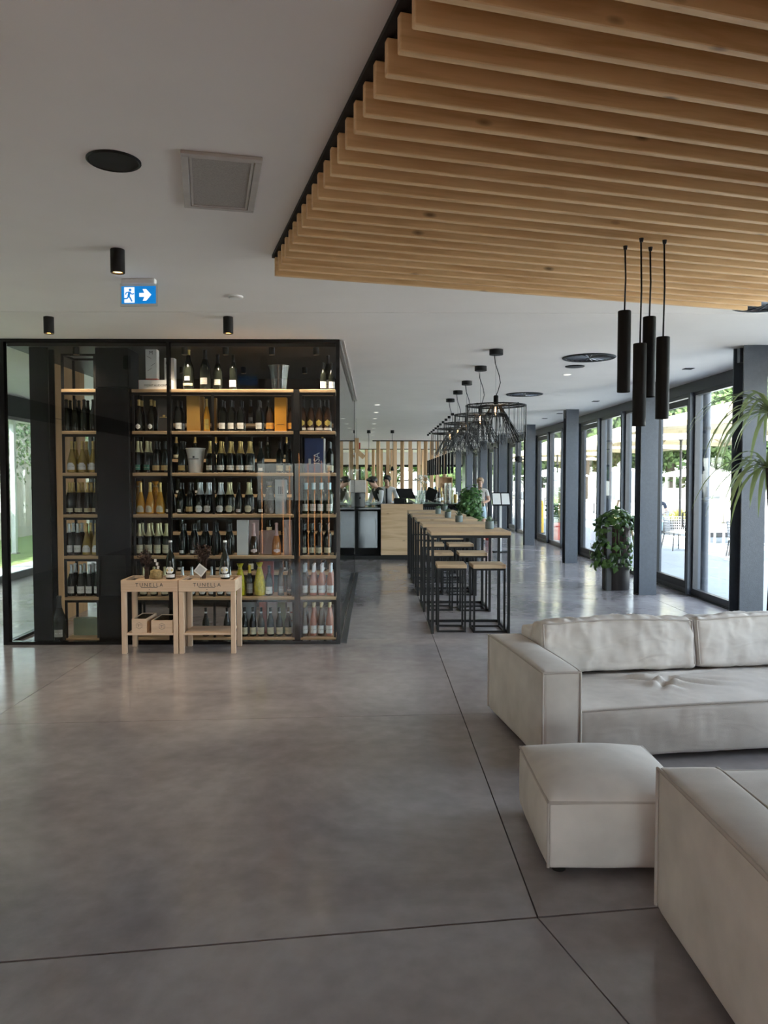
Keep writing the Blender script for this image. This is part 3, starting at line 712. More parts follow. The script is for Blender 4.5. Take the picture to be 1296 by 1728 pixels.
lettering('MONTAUDON', .032, CM['ink'], t, (.0, -.0006, h * .42)); MB().lathe([(.006, 0), (.009, .0006)], 10, M=Matrix.Rotation(PI / 2, 4, 'X')).build('emblem', CM['ink'], t, loc=(wd * .36, -.0002, h * .5))
zb = ZS[0] + h + .0022
t, wd, h = carton(248, 267, 583, 637, 0, 'white', 'tall white gift box with red base standing on the lying carton', dep=.09, z=zb)
MB().box(-wd / 2 - .0008, wd / 2 + .0008, -.0008, .0908, 0.0, .012).build('red_base', CM['red'], t)
lettering('M', .05, CM['ink'], t, (0, -.0006, h * .84))
for a, b_, c_ in ((-.02, .22, .5), (.02, .15, -.6), (-.015, .10, -.6)): MB().box(-.025, .025, -.0008, -.0002, -.0015, .0015, Matrix.Rotation(c_, 4, 'Y')).build('printed_line', CM['ink'], t, loc=(a, 0, b_))
t, wd, h = carton(279.5, 296, 601, 656, 0, 'white', 'tall white gift box beside the lying carton', dep=.09, Yf=7.80)
lettering('M', .04, CM['ink'], t, (-.02, -.0006, h * .84))
for a, b_, c_ in ((-.02, .22, .5), (-.01, .15, -.6)): MB().box(-.02, .02, -.0008, -.0002, -.0015, .0015, Matrix.Rotation(c_, 4, 'Y')).build('printed_line', CM['ink'], t, loc=(a, 0, b_))
t, wd, h = carton(267, 289, 672, 727, 1, 'dark', 'black gift box with small gold crest on the second board', dep=.1)
MB().box(-.045, .045, -.0008, -.0002, h * .42, h * .42 + .006).box(-.012, .012, -.0008, -.0002, h * .45, h * .5).build('gold_print', CM['goldink'], t)
carton(316, 338, 668, 727, 1, 'bronze', 'bronze gift box beside the tall golden bottle', dep=.1)
carton(339, 345, 668, 727, 1, 'bronze', 'narrow bronze gift box next to the golden bottle', dep=.06, Yf=7.80)
carton(361, 366, 670, 727, 1, 'bronze', 'thin bronze sleeve box on the second board', dep=.06, Yf=7.80)
t, wd, h = carton(464, 484, 670, 727, 1, 'orange', 'bright orange champagne gift box on the second board', dep=.1)
MB().box(-.035, .035, -.0008, -.0002, h * .2, h * .2 + .004).build('printed_line', CM['ink'], t)
t, wd, h = carton(514, 546, 741, 799, 2, 'blue', 'navy blue carton with white vertical lettering on corner shelf', dep=.12)
lettering('ISA', .085, CM['whiteink'], t, (.03, -.0006, h * .42), (PI / 2, -PI / 2, 0)); MB().box(-.055, -.03, -.0008, -.0002, .09, .14).build('emblem', CM['whiteink'], t)
MB().box(wd / 2, wd / 2 + .012, .0, .12, 0, h).build('white_side', CM['white'], t)
t, wd, h = carton(464, 482, 813, 871, 3, 'pale', 'pale grey gift box standing on the fourth board', dep=.1)
MB().box(-.028, .028, -.0008, -.0002, h * .53, h * .535).build('printed_line', CM['ink'], t); MB().box(-.02, -.014, -.0008, -.0002, h * .58, h * .8).box(.014, .02, -.0008, -.0002, h * .58, h * .8).box(-.003, .003, -.0008, -.0002, h * .58, h * .8).build('printed_mark', CM['ink'], t)
for j in range(2): carton(484.5, 491.5, 831, 842, 3, 'wood', 'small pale wooden box, %s of the stack beside pale grey box' % ('lower', 'upper')[j], Yf=7.83 , z=ZS[3] + j * .068, dep=.08)
for j in range(2): carton(492.5, 499, 831, 842, 3, 'wood', 'small pale wooden box, %s of the stack beside corner shelf' % ('lower', 'upper')[j], Yf=7.83, z=ZS[3] + j * .068, dep=.08)
t, wd, h = carton(399, 418, 882, 941, 4, 'white', 'pale wooden gift box front standing beside the dark rose bottle', dep=.06)
t, wd, h = carton(418.5, 436.5, 882, 941, 4, 'blush', 'open blush gift box holding a dark rose bottle', dep=.012, Yf=7.80)
bottle('darkrose', xat(427.5, 7.73), 7.73, ZS[4], 'dark rose wine bottle with pink foil before the open blush box', None, 1.0)
carton(438, 462, 902, 941, 4, 'blush', 'low blush carton behind the orange rose wine bottle', dep=.08, Yf=7.83)
bottle('roseoval', xat(466, 7.73), 7.73, ZS[4], 'orange rose wine bottle with pink foil and oval label on fifth board', None, 1.02)
carton(478.5, 496.5, 882, 941, 4, 'blush', 'tall blush carton beside the orange rose wine bottle', dep=.1)
carton(436, 460, 950, 1010, 5, 'red', 'dark red carton behind the yellow wrapped bottle', dep=.06, Yf=7.86)
carton(436, 448, 1018, 1077, 6, 'red', 'dark red carton on the bottom board', dep=.06, Yf=7.88)
carton(450, 466, 1018, 1077, 6, 'blush', 'blush carton on the bottom board', dep=.06, Yf=7.88)
carton(467, 480, 1020, 1077, 6, 'sage', 'sage green carton on the bottom board', dep=.06, Yf=7.88)
t, wd, h = carton(483, 498, 1018, 1077, 6, 'white', 'white carton with small red leaf prints on the bottom board', dep=.06, Yf=7.88)
for a in (.12, .2): MB().box(-.012, .012, -.0008, -.0002, h * a * 3 - .006, h * a * 3 + .004, Matrix.Rotation(.0, 4, 'Y')).build('leaf_print', CM['red'], t)
carton(120, 163, 1032, 1060, 6, 'sage', 'flat sage carton low on the narrow shelf', dep=.1, Yf=7.80)
carton(405, 430, 1022, 1077, 6, 'pale', 'pale grey carton at the back of the bottom board', dep=.06, Yf=7.88)

# wrapped bottles
WR = {'yellow': mat('yellow_cellophane', (.60, .52, .02), .35, var=.25, scale=30, bump=.8, bscale=60), 'grey': mat('grey_tissue', (.26, .25, .25), .6, var=.2, scale=30, bump=.8, bscale=60), 'amber': mat('orange_cellophane', (.62, .27, .02), .25, var=.35, scale=25, bump=.9, bscale=50)}
def wrapped(px, level, mt, label, s=1.0, Yf=7.745):
    t = thing('wrapped_bottle', label, 'bottle', (xat(px, Yf), Yf, ZS[level] + .0006))
    mb = MB(); seg = 20; rings = []
    for (r, z) in [(.030, 0), (.052, .006), (.058, .06), (.056, .13), (.045, .19), (.030, .24), (.021, .275), (.018, .29), (.026, .31), (.033, .335)]:
        rings.append([Vector(((r + .0035 * math.sin(j * 5.1 + z * 60)) * math.cos(2 * PI * j / seg) * s, (r + .0035 * math.sin(j * 3.7 + z * 40)) * math.sin(2 * PI * j / seg) * s, z * s)) for j in range(seg)])
    mb.ring_loft(rings).build('wrapping', WR[mt], t, smooth=2)
    MB().lathe([(.0215 * s, .274 * s), (.0225 * s, .28 * s), (.0215 * s, .288 * s)], 14).build('tie', FO['gold'], t)
    return t
wrapped(437, 5, 'yellow', 'bottle wrapped in yellow cellophane on the sixth board', 1.0)
wrapped(404, 5, 'yellow', 'bottle wrapped in yellow cellophane beside the black yellow-foiled bottle', .97)
wrapped(455, 3, 'grey', 'bottle wrapped in grey tissue paper on the fourth board', .98)
for px, n_ in ((233, 'first'), (262, 'second')):
    wrapped(px, 3, 'amber', 'bottle in orange cellophane on the fourth board, %s from the black pillar' % n_, .98, 7.86)
# ice buckets
def bucket(px, py0, level, mt, label, r0, r1, name='ice_bucket'):
    t = thing(name, label, 'ice bucket', (xat(px, 7.80), 7.80, ZS[level] + .0006)); h = at(632, py0, 7.80).z - ZS[level]
    MB().lathe([(r0 * .2, .0), (r0, .002), (r0 * 1.02, .01), ((r0 + r1) * .49, h * .55), (r1, h), (r1 * .95, h - .002), (r0 * .95, .015), (.001, .012)], 28, cap=False).build('bucket_wall', mt, t, smooth=True)
    MB().lathe([(r1 * .99, h - .008), (r1 * 1.03, h - .004), (r1 * 1.03, h + .002), (r1 * .98, h + .003)], 28, cap=False).build('rim', mt, t, smooth=True)
    return t, h
t, h = bucket(330.5, 757, 2, M['white'], 'white tapered ice bucket among champagne bottles', .066, .096)
MB().box(-.05, .05, -.0905, -.0895, h * .55, h * .55 + .006).box(-.01, .01, -.0915, -.0905, h * .60, h * .68).build('crest_print', CM['ink'], t)
t, h = bucket(472, 618, 0, M['clear'], 'clear glass champagne bucket on the top board', .072, .105)

# ---- two pine display tables with branded aprons
TY0, TY1 = 7.06, 7.42
def display_table(x0, x1, label):
    t = thing('display_table', label, 'table', ((x0 + x1) / 2, TY0, 0), 0, 'pine display tables'); hw = (x1 - x0) / 2 - .002; d = TY1 - TY0
    for sx in (-hw, hw - .045):
        for yy in (0.002, d - .047):
            MB().box(sx + .001, sx + .044, yy, yy + .045, 0, .575, c=.002).build('leg', M['pinez'], t)
    ap = MB().box(-hw, hw, 0, .02, .575, .682, c=.002).build('apron', M['pine'], t)
    MB().box(-hw, hw, d - .02, d, .575, .682, c=.002).build('apron', M['pine'], t)
    for sx in (-hw, hw - .02): MB().box(sx, sx + .02, .02, d - .02, .575, .682).build('apron', M['pine'], t)
    MB().box(-hw + .02, hw - .02, .02, d - .02, .64, .655).build('black_top', M['matte'], t)
    MB().box(-hw + .046, hw - .046, .004, d - .004, .172, .192, c=.002).build('lower_shelf', M['pine'], t)
    lettering('TUNELLA', .048, CM['ink'], ap, (0, -.0006, .637), spacing=1.35)
    MB().box(-.075, .075, -.0012, -.0002, .612, .616).build('printed_line', CM['ink'], ap)
    MB().lathe([(.004, 0), (.004, .001)], 10, M=Matrix.Rotation(PI / 2, 4, 'X')).build('screw_hole', CM['ink'], t, loc=(-.0, -.0002, .595))
    return t
display_table(-2.33, -1.806, 'pine display table with branded apron holding two bottle boxes below')
display_table(-1.802, -1.278, 'pine display table with branded apron and an empty lower shelf')
def hexlogo(parent, x, z, r):
    pts = [(x + r * math.sin(k * PI / 3), -.0004, z + r * math.cos(k * PI / 3)) for k in range(7)]
    MB().tube(pts, .0012, 4).build('hexagon_mark', CM['ink'], parent)
    lettering('T\u00b0', r * 1.05, CM['ink'], parent, (x, -.0006, z - .002), name='letter_mark')
def wine_box(x0, x1, z1, label):
    t = thing('bottle_box', label, 'box', ((x0 + x1) / 2, TY0 + .01, .1926), 0, 'branded bottle boxes'); hw = (x1 - x0) / 2; h = z1 - .1926
    MB().box(-hw, hw, 0, .012, 0, h, c=.001).build('front_panel', M['pine'], t)
    MB().box(-hw, hw, .318, .33, 0, h).build('back_panel', M['pine'], t)
    for sx in (-hw, hw - .01): MB().box(sx, sx + .01, .012, .318, 0, h).build('side_panel', M['pine'], t)
    MB().box(-hw + .01, hw - .01, .012, .318, 0, .01).build('bottom_panel', M['pine'], t)
    MB().box(-hw + .01, hw - .01, .012, .318, h - .012, h - .004).build('black_lid', M['gloss'], t)
    hexlogo(t, 0, h * .52, .03)
wine_box(-2.235, -2.100, .322, 'pine bottle box with hexagon mark on lower shelf, narrower one')
wine_box(-2.056, -1.860, .308, 'pine bottle box with hexagon mark on lower shelf, wider one')
def branch_bunch(loc, label, n, spread, hgt, seed):
    random.seed(seed); t = thing('dried_bouquet', label, 'dried flowers', loc)
    tw = MB(); fl_ = MB()
    for i in range(n):
        a = random.uniform(0, 2 * PI); sp_ = random.uniform(.2, 1) * spread
        p0 = Vector((random.uniform(-.015, .015), random.uniform(-.012, .012), 0)); p1 = p0 + Vector((math.cos(a) * sp_ * .35, math.sin(a) * sp_ * .2, hgt * .55)); p2 = Vector((math.cos(a) * sp_, math.sin(a) * sp_ * .5, hgt * random.uniform(.7, 1.05)))
        tw.tube([p0, p1, p2], [.0035, .003, .0015], 4)
        for q in range(26):
            c = p1.lerp(p2, random.uniform(.1, 1.05)) + Vector((random.gauss(0, .014), random.gauss(0, .012), random.gauss(0, .014)))
            d = Vector((random.gauss(0, 1), random.gauss(0, 1), random.gauss(0, 1))).normalized(); e = d.orthogonal().normalized(); l_ = random.uniform(.009, .018)
            fl_.add([c - d * l_, c + e * l_ * .5, c + d * l_, c - e * l_ * .5], [(0, 1, 2, 3)])
    tw.build('stems', M['dryb'], t); fl_.build('dried_leaves', M['dryb'], t)['kind'] = 'stuff'
    MB().lathe([(.018, .0), (.022, .02), (.02, .09), (.026, .11)], 10).build('binding', M['dryb'], t, smooth=True)
    return t
M['dryb'] = mat('dried_brown', (.045, .026, .020), .9, var=.5, scale=40)
M['stone'] = mat('golden_stone', (.33, .25, .12), .9, var=.4, scale=40, bump=.8, bscale=90)
TZ = .6556
for x0, lab, lab2, kd in ((-2.215, 'thin pine board on the display table with two bottle boxes', 'a', 0), (-1.705, 'thin pine board on the display table with empty lower shelf', 'b', 1)):
    b = MB().box(0, .37, 0, .16, 0, .022, c=.002).build('presentation_board', M['pine'], None, loc=(x0, 7.11, TZ + .0005)); tag(b, lab, 'board', 'presentation boards')
BZ = TZ + .0235
branch_bunch((-2.125, 7.18, BZ), 'dark dried leaf bouquet beside the golden stone', 10, .10, .27, 3)
branch_bunch((-1.60, 7.20, BZ), 'dark dried twig bouquet behind the white card', 12, .10, .30, 5)
st = thing('paperweight_stone', 'rough golden stone holding a strip of white tags', 'stone', (-2.03, 7.165, BZ))
sb = MB(); seg = 14; rings = []
random.seed(4)
for (r, z) in [(.03, 0), (.058, .012), (.062, .045), (.055, .075), (.03, .088)]:
    rings.append([Vector((r * random.uniform(.88, 1.1) * math.cos(2 * PI * j / seg), r * .6 * random.uniform(.85, 1.1) * math.sin(2 * PI * j / seg), z + random.uniform(-.004, .004) * (z > 0))) for j in range(seg)])
sb.ring_loft(rings).build('rock', M['stone'], st, smooth=2)
for k in range(3): MB().box(-.011, .011, -.001, .001, .095 + k * .032, .123 + k * .032, Matrix.Rotation(.15 - .1 * k, 4, 'Y')).build('tag_card', M['paper'], st)
MB().tube([(0, .003, .07), (.004, .003, .2)], .0015, 4).build('tag_wire', M['black'], st)
KIND['tall'] = ('champ', 'dark', 'black', .26, 'white', 'hex', .05, .105, 1.7, 'display')
for x, lab in ((-1.90, 'tall black sparkling bottle on the board beside the golden stone'), (-1.393, 'tall black sparkling bottle on the board beside the white card')):
    o = bottle('tall', x, 7.175, BZ, lab, 'bottles on the display tables', 1.1, rz=0)
    put('strip_label', label_patch('champ', .015, .042, 2.3, 'sq').mesh('strip_label', LB['white'], True), o)
    put('yellow_emblem', label_patch('champ', .066, .09, .35, 'round', .0012).mesh('yellow_emblem', LB['yellow'], True), o, rz=-.5)
    put('yellow_emblem', label_patch('champ', .066, .09, .35, 'round', .0012).mesh('yellow_emblem', LB['yellow'], True), o, rz=.5)
    put('white_stopper', MB().lathe([(.0165, .30), (.018, .31), (.016, .325)], 12).mesh('white_stopper', FO['white'], True), o)
cd = thing('display_card', 'white square card tilted on its corner before dark twigs', 'card', (-1.615, 7.135, BZ))
MB().box(-.046, .046, 0, .003, -.046, .046, Matrix.Translation((0, 0, .085)) @ Matrix.Rotation(math.radians(38), 4, 'Y')).build('card_sheet', M['paper'], cd)
MB().box(-.034, .034, -.0006, .0, -.034, .034, Matrix.Translation((0, 0, .085)) @ Matrix.Rotation(math.radians(38), 4, 'Y')).build('card_print', mat('card_print_grey', (.55, .56, .56), .8), cd)
MB().tube([(0, .004, 0), (0, .004, .08)], .002, 5).build('card_pin', M['black'], cd)
random.seed(11)

# ================================================================== CEILING FIXTURES
M['warm'] = mat('warm_lamp_glow', (1, .62, .25), .4, var=0, emit=(1, .50, .14, 2.2))
M['bulb'] = mat('amber_bulb_filament', (1, .7, .35), .3, var=0, emit=(1, .55, .2, 2.5))
M['vent'] = mat('vent_black', (.008, .009, .011), .5, spec=.3)
M['ventfin'] = mat('vent_fin_grey', (.20, .22, .26), .4, metal=.3)
sp_ = thing('ceiling_speaker', 'round black flush speaker in the ceiling', 'speaker', (-1.102, 3.331, H))
MB().lathe([(.03, -.004), (.098, -.006), (.110, -.004), (.112, -.0005)], 36).build('grille', M['vent'], sp_, smooth=True)
MB().lathe([(.100, -.0055), (.106, -.009), (.112, -.005)], 36, cap=False).build('rim', M['matte'], sp_, smooth=True)
# access panel
c0, c1, c3 = Vector((-.793, 3.216, 0)), Vector((-.467, 3.287, 0)), Vector((-.976, 3.840, 0))
ax = (c1 - c0); ay = (c3 - c0); ang = math.atan2(ax.y, ax.x)
pn = thing('ceiling_access_panel', 'square grey perforated access panel in the ceiling', 'panel', (c0.x, c0.y, H), ang)
w_, h_ = ax.length, ay.length
for b in ((0, w_, 0, .03), (0, w_, h_ - .03, h_), (0, .03, .03, h_ - .03), (w_ - .03, w_, .03, h_ - .03)): MB().box(*b, -.016, -.0005, c=.002).build('frame_strip', M['panelframe'], pn)
for b in ((.034, w_ - .034, .034, .044), (.034, w_ - .034, h_ - .044, h_ - .034), (.034, .044, .044, h_ - .044), (w_ - .044, w_ - .034, .044, h_ - .044)): MB().box(*b, -.013, -.0005).build('inner_strip', M['panelframe'], pn)
MB().box(.044, w_ - .044, .044, h_ - .044, -.008, -.0005).build('perforated_sheet', M['grill'], pn)
# surface spots
def spot(loc, lab):
    t = thing('ceiling_spot', lab, 'spot lamp', loc, 0, 'black cylinder ceiling spots')
    MB().lathe([(.010, -.0005), (.040, -.0005), (.041, -.004), (.041, -.135), (.038, -.138), (.032, -.137), (.028, -.115)], 24, cap=False).build('housing', M['matte'], t, smooth=True)
    MB().lathe([(.001, -.118), (.029, -.118), (.031, -.128), (.001, -.1285)], 20, cap=False).build('lens', M['warm'], t, smooth=True)
    l = bpy.data.lights.new('spot_light', 'SPOT'); l.energy = 8; l.color = (1, .72, .42); l.spot_size = math.radians(70); l.spot_blend = .6; l.shadow_soft_size = .03
    o = put('spot_light', l, t, (0, 0, -.145))
spot((-1.506, 4.594, H), 'black cylinder ceiling spot above the blue exit sign')
spot((-2.700, 6.48, H), 'black cylinder ceiling spot before the oak veneer end of wine room')
spot((-1.213, 6.464, H), 'black cylinder ceiling spot before the middle of wine room')
# exit sign
M['signblue'] = mat('exit_sign_blue', (.0, .22, .62), .4, var=0, emit=(.0, .25, .75, .10))
M['signwhite'] = mat('exit_sign_white', (.9, .9, .9), .4, var=0, emit=(.9, .95, 1, .16))
es = thing('exit_sign', 'blue lit exit sign with white running figure and arrow', 'sign', (-1.585, 5.262, H), math.radians(-4))
MB().box(-.115, .115, -.022, .022, -.034, -.0005, c=.004).build('mount', M['white'], es)
MB().box(-.128, .128, -.004, .004, -.182, -.030).build('acrylic_sheet', M['clear'], es)
MB().box(-.118, .118, -.0065, -.0045, -.165, -.048).build('blue_face', M['signblue'], es)
def flat(mb, pts, y, th=.0012):
    n = len(pts); v = [(x, y, z) for x, z in pts] + [(x, y - th, z) for x, z in pts]
    mb.add(v, [tuple(range(n)), tuple(range(n, 2 * n))[::-1]] + [(i, i + n, (i + 1) % n + n, (i + 1) % n) for i in range(n)])
    return mb
flat(MB(), [(-.098, -.055), (-.028, -.055), (-.028, -.158), (-.098, -.158)], -.0067).build('white_doorway', M['signwhite'], es)
flat(MB(), [(.005, -.094), (.040, -.094), (.040 - .012, -.068), (.052, -.068), (.088, -.106), (.052, -.146), (.028, -.146), (.040, -.120), (.005, -.120)], -.0067).build('white_arrow', M['signwhite'], es)
rm = MB()
flat(rm, [(-.057 + .009 * math.cos(k * PI / 5), -.073 + .009 * math.sin(k * PI / 5)) for k in range(10)], -.0081)
def limb(mb, pts, wd):
    for (a, b), (c, d) in zip(pts, pts[1:]):
        dx, dz = c - a, d - b; l_ = math.hypot(dx, dz) or 1; nx, nz = -dz / l_ * wd / 2, dx / l_ * wd / 2
        flat(mb, [(a + nx, b + nz), (c + nx, d + nz), (c - nx, d - nz), (a - nx, b - nz)], -.0081)
limb(rm, [(-.060, -.085), (-.068, -.115)], .016); limb(rm, [(-.060, -.087), (-.045, -.102), (-.030, -.098)], .007); limb(rm, [(-.064, -.088), (-.083, -.090), (-.090, -.104)], .007)
limb(rm, [(-.066, -.114), (-.055, -.130), (-.045, -.150)], .009); limb(rm, [(-.068, -.114), (-.078, -.130), (-.100, -.131)], .009)
rm.build('running_figure', M['signblue'], es)
# detector, recessed lights and vents
sd = thing('smoke_detector', 'small white ceiling detector near the slatted panel', 'detector', (-1.02, 5.74, H))
MB().lathe([(.02, -.022), (.045, -.018), (.055, -.006), (.056, -.0005)], 20).build('housing', M['white'], sd, smooth=True)
MB().lathe([(.046, -.0175), (.05, -.015), (.052, -.010)], 20, cap=False).build('vent_ring', M['panelframe'], sd)
def diffuser(x, y, r, lab):
    t = thing('air_diffuser', lab, 'air vent', (x, y, H), 0, 'round swirl air vents')
    MB().lathe([(r * .86, -.012), (r * .96, -.014), (r, -.006), (r, -.0005)], 40, cap=False).build('rim', M['vent'], t, smooth=True)
    MB().lathe([(.001, -.0008), (r * .9, -.0008)], 32, cap=False).build('backplate', M['vent'], t)
    fm_ = MB().box(.05 * r, .84 * r, -.004, .004, -.010, -.004, Matrix.Rotation(.5, 4, 'X')).mesh('fin', M['ventfin'])
    for k in range(22): put('fin', fm_, t, (0, 0, 0), k * 2 * PI / 22)
    MB().lathe([(.001, -.014), (.10 * r, -.013), (.12 * r, -.004)], 16, cap=False).build('hub', M['vent'], t, smooth=True)
diffuser(2.363, 8.52, .29, 'round swirl air vent nearest the hanging black tubes')
diffuser(2.357, 12.15, .29, 'round swirl air vent beside the wire pendants')
diffuser(3.02, 5.90, .29, 'round swirl air vent at the corner of the slatted panel')
bd = thing('ceiling_speaker', 'small round black ceiling speaker between the air vent and a downlight', 'speaker', (2.379, 9.18, H))
MB().lathe([(.03, -.008), (.10, -.008), (.115, -.0005)], 28).build('grille', M['vent'], bd, smooth=True)
MB().lathe([(.10, -.0085), (.108, -.010), (.116, -.003)], 28, cap=False).build('rim', M['matte'], bd, smooth=True)
M['dlight'] = mat('downlight_glow', (1, .95, .85), .4, var=0, emit=(1, .93, .82, .5))
def downlight(x, y, lab, sq=True, lit=False):
    t = thing('downlight', lab, 'downlight', (x, y, H), 0, 'small recessed downlights')
    if sq:
        for b in ((-.055, .055, -.055, -.04), (-.055, .055, .04, .055), (-.055, -.04, -.04, .04), (.04, .055, -.04, .04)): MB().box(*b, -.006, -.0005).build('trim_edge', M['matte'], t)
        MB().box(-.04, .04, -.04, .04, -.003, -.0005).build('reflector', M['matte'], t)
    else:
        MB().lathe([(.04, -.004), (.055, -.006), (.06, -.0005)], 20, cap=False).build('trim_ring', M['white'], t, smooth=True)
        MB().lathe([(.001, -.003), (.042, -.003)], 20, cap=False).build('lens', M['dlight'] if lit else M['white'], t)
downlight(2.467, 9.90, 'small round white downlight by the black ceiling speaker', False, True)
for x, y, d in ((3.84, 8.0, 'over the drooping plant'), (3.806, 9.36, 'before the second steel column'), (3.79, 13.22, 'before the third steel column'), (3.757, 15.65, 'past the third steel column'), (3.73, 16.91, 'before the fourth steel column')):
    downlight(x, y, 'small square black downlight %s' % d)
for k in range(7):
    downlight(.05 - .02 * k, 13.9 + k * 1.55, 'small round lit downlight over the service aisle, %s from the wine room' % NTH[k], False, True)

# ---- four black tube pendants hung from the slats
def tube_pendant(x, y, z0, z1, ztop, r, lab, grp, canopy):
    t = thing('tube_pendant', lab, 'pendant lamp', (x, y, z0), 0, grp)
    MB().lathe([(r * .8, .010), (r * .98, .0), (r, .004), (r, z1 - z0 - .004), (r * .97, z1 - z0), (.006, z1 - z0 + .002)], 22).build('tube_shade', M['matte'], t, smooth=True)
    MB().tube([(0, 0, z1 - z0), (.004, 0, (z1 + ztop) / 2 - z0), (-.002, 0, ztop - z0)], .0045 if not canopy else .003, 6).build('cable', M['black'], t, smooth=2)
    if canopy: MB().lathe([(.032, ztop - z0 - .05), (.032, ztop - z0 - .0005)], 14).build('canopy', M['matte'], t, smooth=True)
    else: MB().lathe([(.009, ztop - z0 - .02), (.012, ztop - z0 - .001)], 8).build('cable_grip', M['black'], t)
for (px, pt, pb, yy, d) in ((1053, 525, 662, 4.06, 'hanging highest'), (1095, 535, 670, 4.08, 'partly hidden behind the others'), (1079, 580, 719, 3.93, 'hanging lowest'), (1118, 569, 707, 3.96, 'closest to the glazed wall')):
    x = (at(px, pt, yy).x + at(px, pb, yy).x) / 2
    tube_pendant(x, yy, at(px, pb, yy).z, at(px, pt, yy).z, H - .1285, .0335, 'slim black tube pendant under the oak slats, %s' % d, 'black tube pendants under the slats', False)
for i in range(11):
    yy = 15.6 + i * .71
    tube_pendant(1.575, yy, 1.73, 2.17, H, .027, 'slim black tube pendant over the bar, %s from the oak bar end' % NTH[i], 'black tube pendants over the bar', True)

# ---- wire pendants over the high tables
def wire_pendant(y, lab):
    t = thing('wire_pendant', lab, 'pendant lamp', (1.262, y, 0), 0, 'black wire hat pendants over the high tables')
    MB().lathe([(.072, H - .055), (.072, H - .0005)], 22).build('canopy', M['matte'], t, smooth=True)
    pts = [(-.02, 0, H - .055), (-.01, 0, H - .14), (.03, 0, H - .26), (.045, 0, H - .34), (.02, 0, H - .43), (0, 0, 2.475)]
    MB().tube(pts, .0045, 6).build('cable', M['black'], t, smooth=2)
    MB().tube([(-.006, 0, H - .055), (0, 0, 2.475)], .0012, 4).build('suspension_wire', M['black'], t)
    MB().lathe([(.024, 2.385), (.026, 2.39), (.026, 2.47), (.02, 2.478)], 14).build('socket', M['matte'], t, smooth=True)
    MB().lathe([(.004, 2.255), (.022, 2.268), (.030, 2.295), (.026, 2.33), (.014, 2.365), (.013, 2.385)], 14).build('glass_bulb', M['clear'], t, smooth=True)
    MB().lathe([(.002, 2.275), (.010, 2.29), (.010, 2.345), (.004, 2.36)], 8).build('filament', M['bulb'], t, smooth=True)
    rng = random.Random(int(y * 10)); W = MB(); R0, zt = .312, 2.372
    def circ(r, z, rad, n=36): W.tube([(r * math.cos(2 * PI * k / n), r * math.sin(2 * PI * k / n), z) for k in range(n + 1)], rad, 4, cap=False)
    circ(R0, zt, .006); circ(R0 * .96, zt + .004, .003); circ(.105, zt - .085, .006, 24); circ(.045, zt, .005, 16)
    circ(R0, 2.10, .002)
    for k in range(34):                         # crown: radial wires, then the straight drop of the brim
        a = 2 * PI * k / 34 + rng.uniform(-.03, .03)
        W.tube([(.045 * math.cos(a), .045 * math.sin(a), zt), (R0 * math.cos(a), R0 * math.sin(a), zt + rng.uniform(-.004, .010))], .0022, 4)
        zb = rng.uniform(1.99, 2.06)
        W.tube([(R0 * math.cos(a), R0 * math.sin(a), zt), (R0 * math.cos(a + .02), R0 * math.sin(a + .02), zb)], .0022 if k % 9 else .005, 4)
    for k in range(52):                         # inner cone
        a = rng.uniform(0, 2 * PI); r1 = rng.uniform(.235, .275); a2 = a + rng.uniform(-.12, .12)
        W.tube([(.05 * math.cos(a), .05 * math.sin(a), zt), (r1 * math.cos(a2), r1 * math.sin(a2), rng.uniform(1.985, 2.05))], .0022 if k % 8 else .0055, 4)
    W.build('wire_shade', M['black'], t)
for i, yy in enumerate((8.03, 9.20, 10.57, 11.70, 12.87)):
    wire_pendant(yy, 'black wire pendant with hat shaped cage, %s from the lounge' % ('first', 'second', 'third', 'fourth', 'fifth')[i])

# ================================================================== HIGH TABLES AND STOOLS
random.seed(21)
TW, TD, THT = .83, .69, 1.065
def high_table(y, lab):
    t = thing('high_table', lab, 'table', (.585, y, 0), 0, 'oak topped high tables'); s = .028
    for i in range(3):
        w0 = TD * i / 3; MB().box(0, TW, w0 + .0008, w0 + TD / 3 - .0008, THT - .038, THT, c=.002).build('top_plank', M['oak'], t)
    for x in (.004, TW - s - .004):
        for yy in (.004, TD - s - .004): MB().box(x, x + s, yy, yy + s, 0, THT - .0385).build('leg', M['black'], t)
        for z in (0, THT - .0385 - s): MB().box(x, x + s, .004 + s, TD - s - .004, z, z + s).build('rail', M['black'], t)
    for yy in (.004, TD - s - .004): MB().box(.004 + s, TW - s - .004, yy, yy + s, THT - .0385 - s, THT - .0385).build('rail', M['black'], t)
    MB().box(.004 + s, TW - s - .004, TD - s - .004, TD - .004, 0, s).build('rail', M['black'], t)
    return t
def stool(x, y, w_, lab):
    t = thing('bar_stool', lab, 'stool', (x, y, 0), random.uniform(-.03, .03), 'oak seated bar stools'); s = .02; hs = .715; d = .34
    MB().box(0, w_, 0, d / 2 - .0006, hs - .04, hs, c=.003).build('seat_plank', M['oak'], t); MB().box(0, w_, d / 2 + .0006, d, hs - .04, hs, c=.003).build('seat_plank', M['oak'], t)
    for px_ in (.004, w_ - s - .004):
        for py_ in (.004, d - s - .004): MB().box(px_, px_ + s, py_, py_ + s, 0, hs - .0405).build('leg', M['black'], t)
        for z in (0, hs - .0605): MB().box(px_, px_ + s, .004 + s, d - s - .004, z, z + s).build('rail', M['black'], t)
    for py_ in (.004, d - s - .004):
        MB().box(.004 + s, w_ - s - .004, py_, py_ + s, hs - .0605, hs - .0405).build('rail', M['black'], t)
        MB().box(.004 + s, w_ - s - .004, py_, py_ + s, 0, s).build('rail', M['black'], t)
nth = ('first', 'second', 'third', 'fourth', 'fifth')
TYS = (7.95, 9.28, 10.58, 11.85, 13.1)
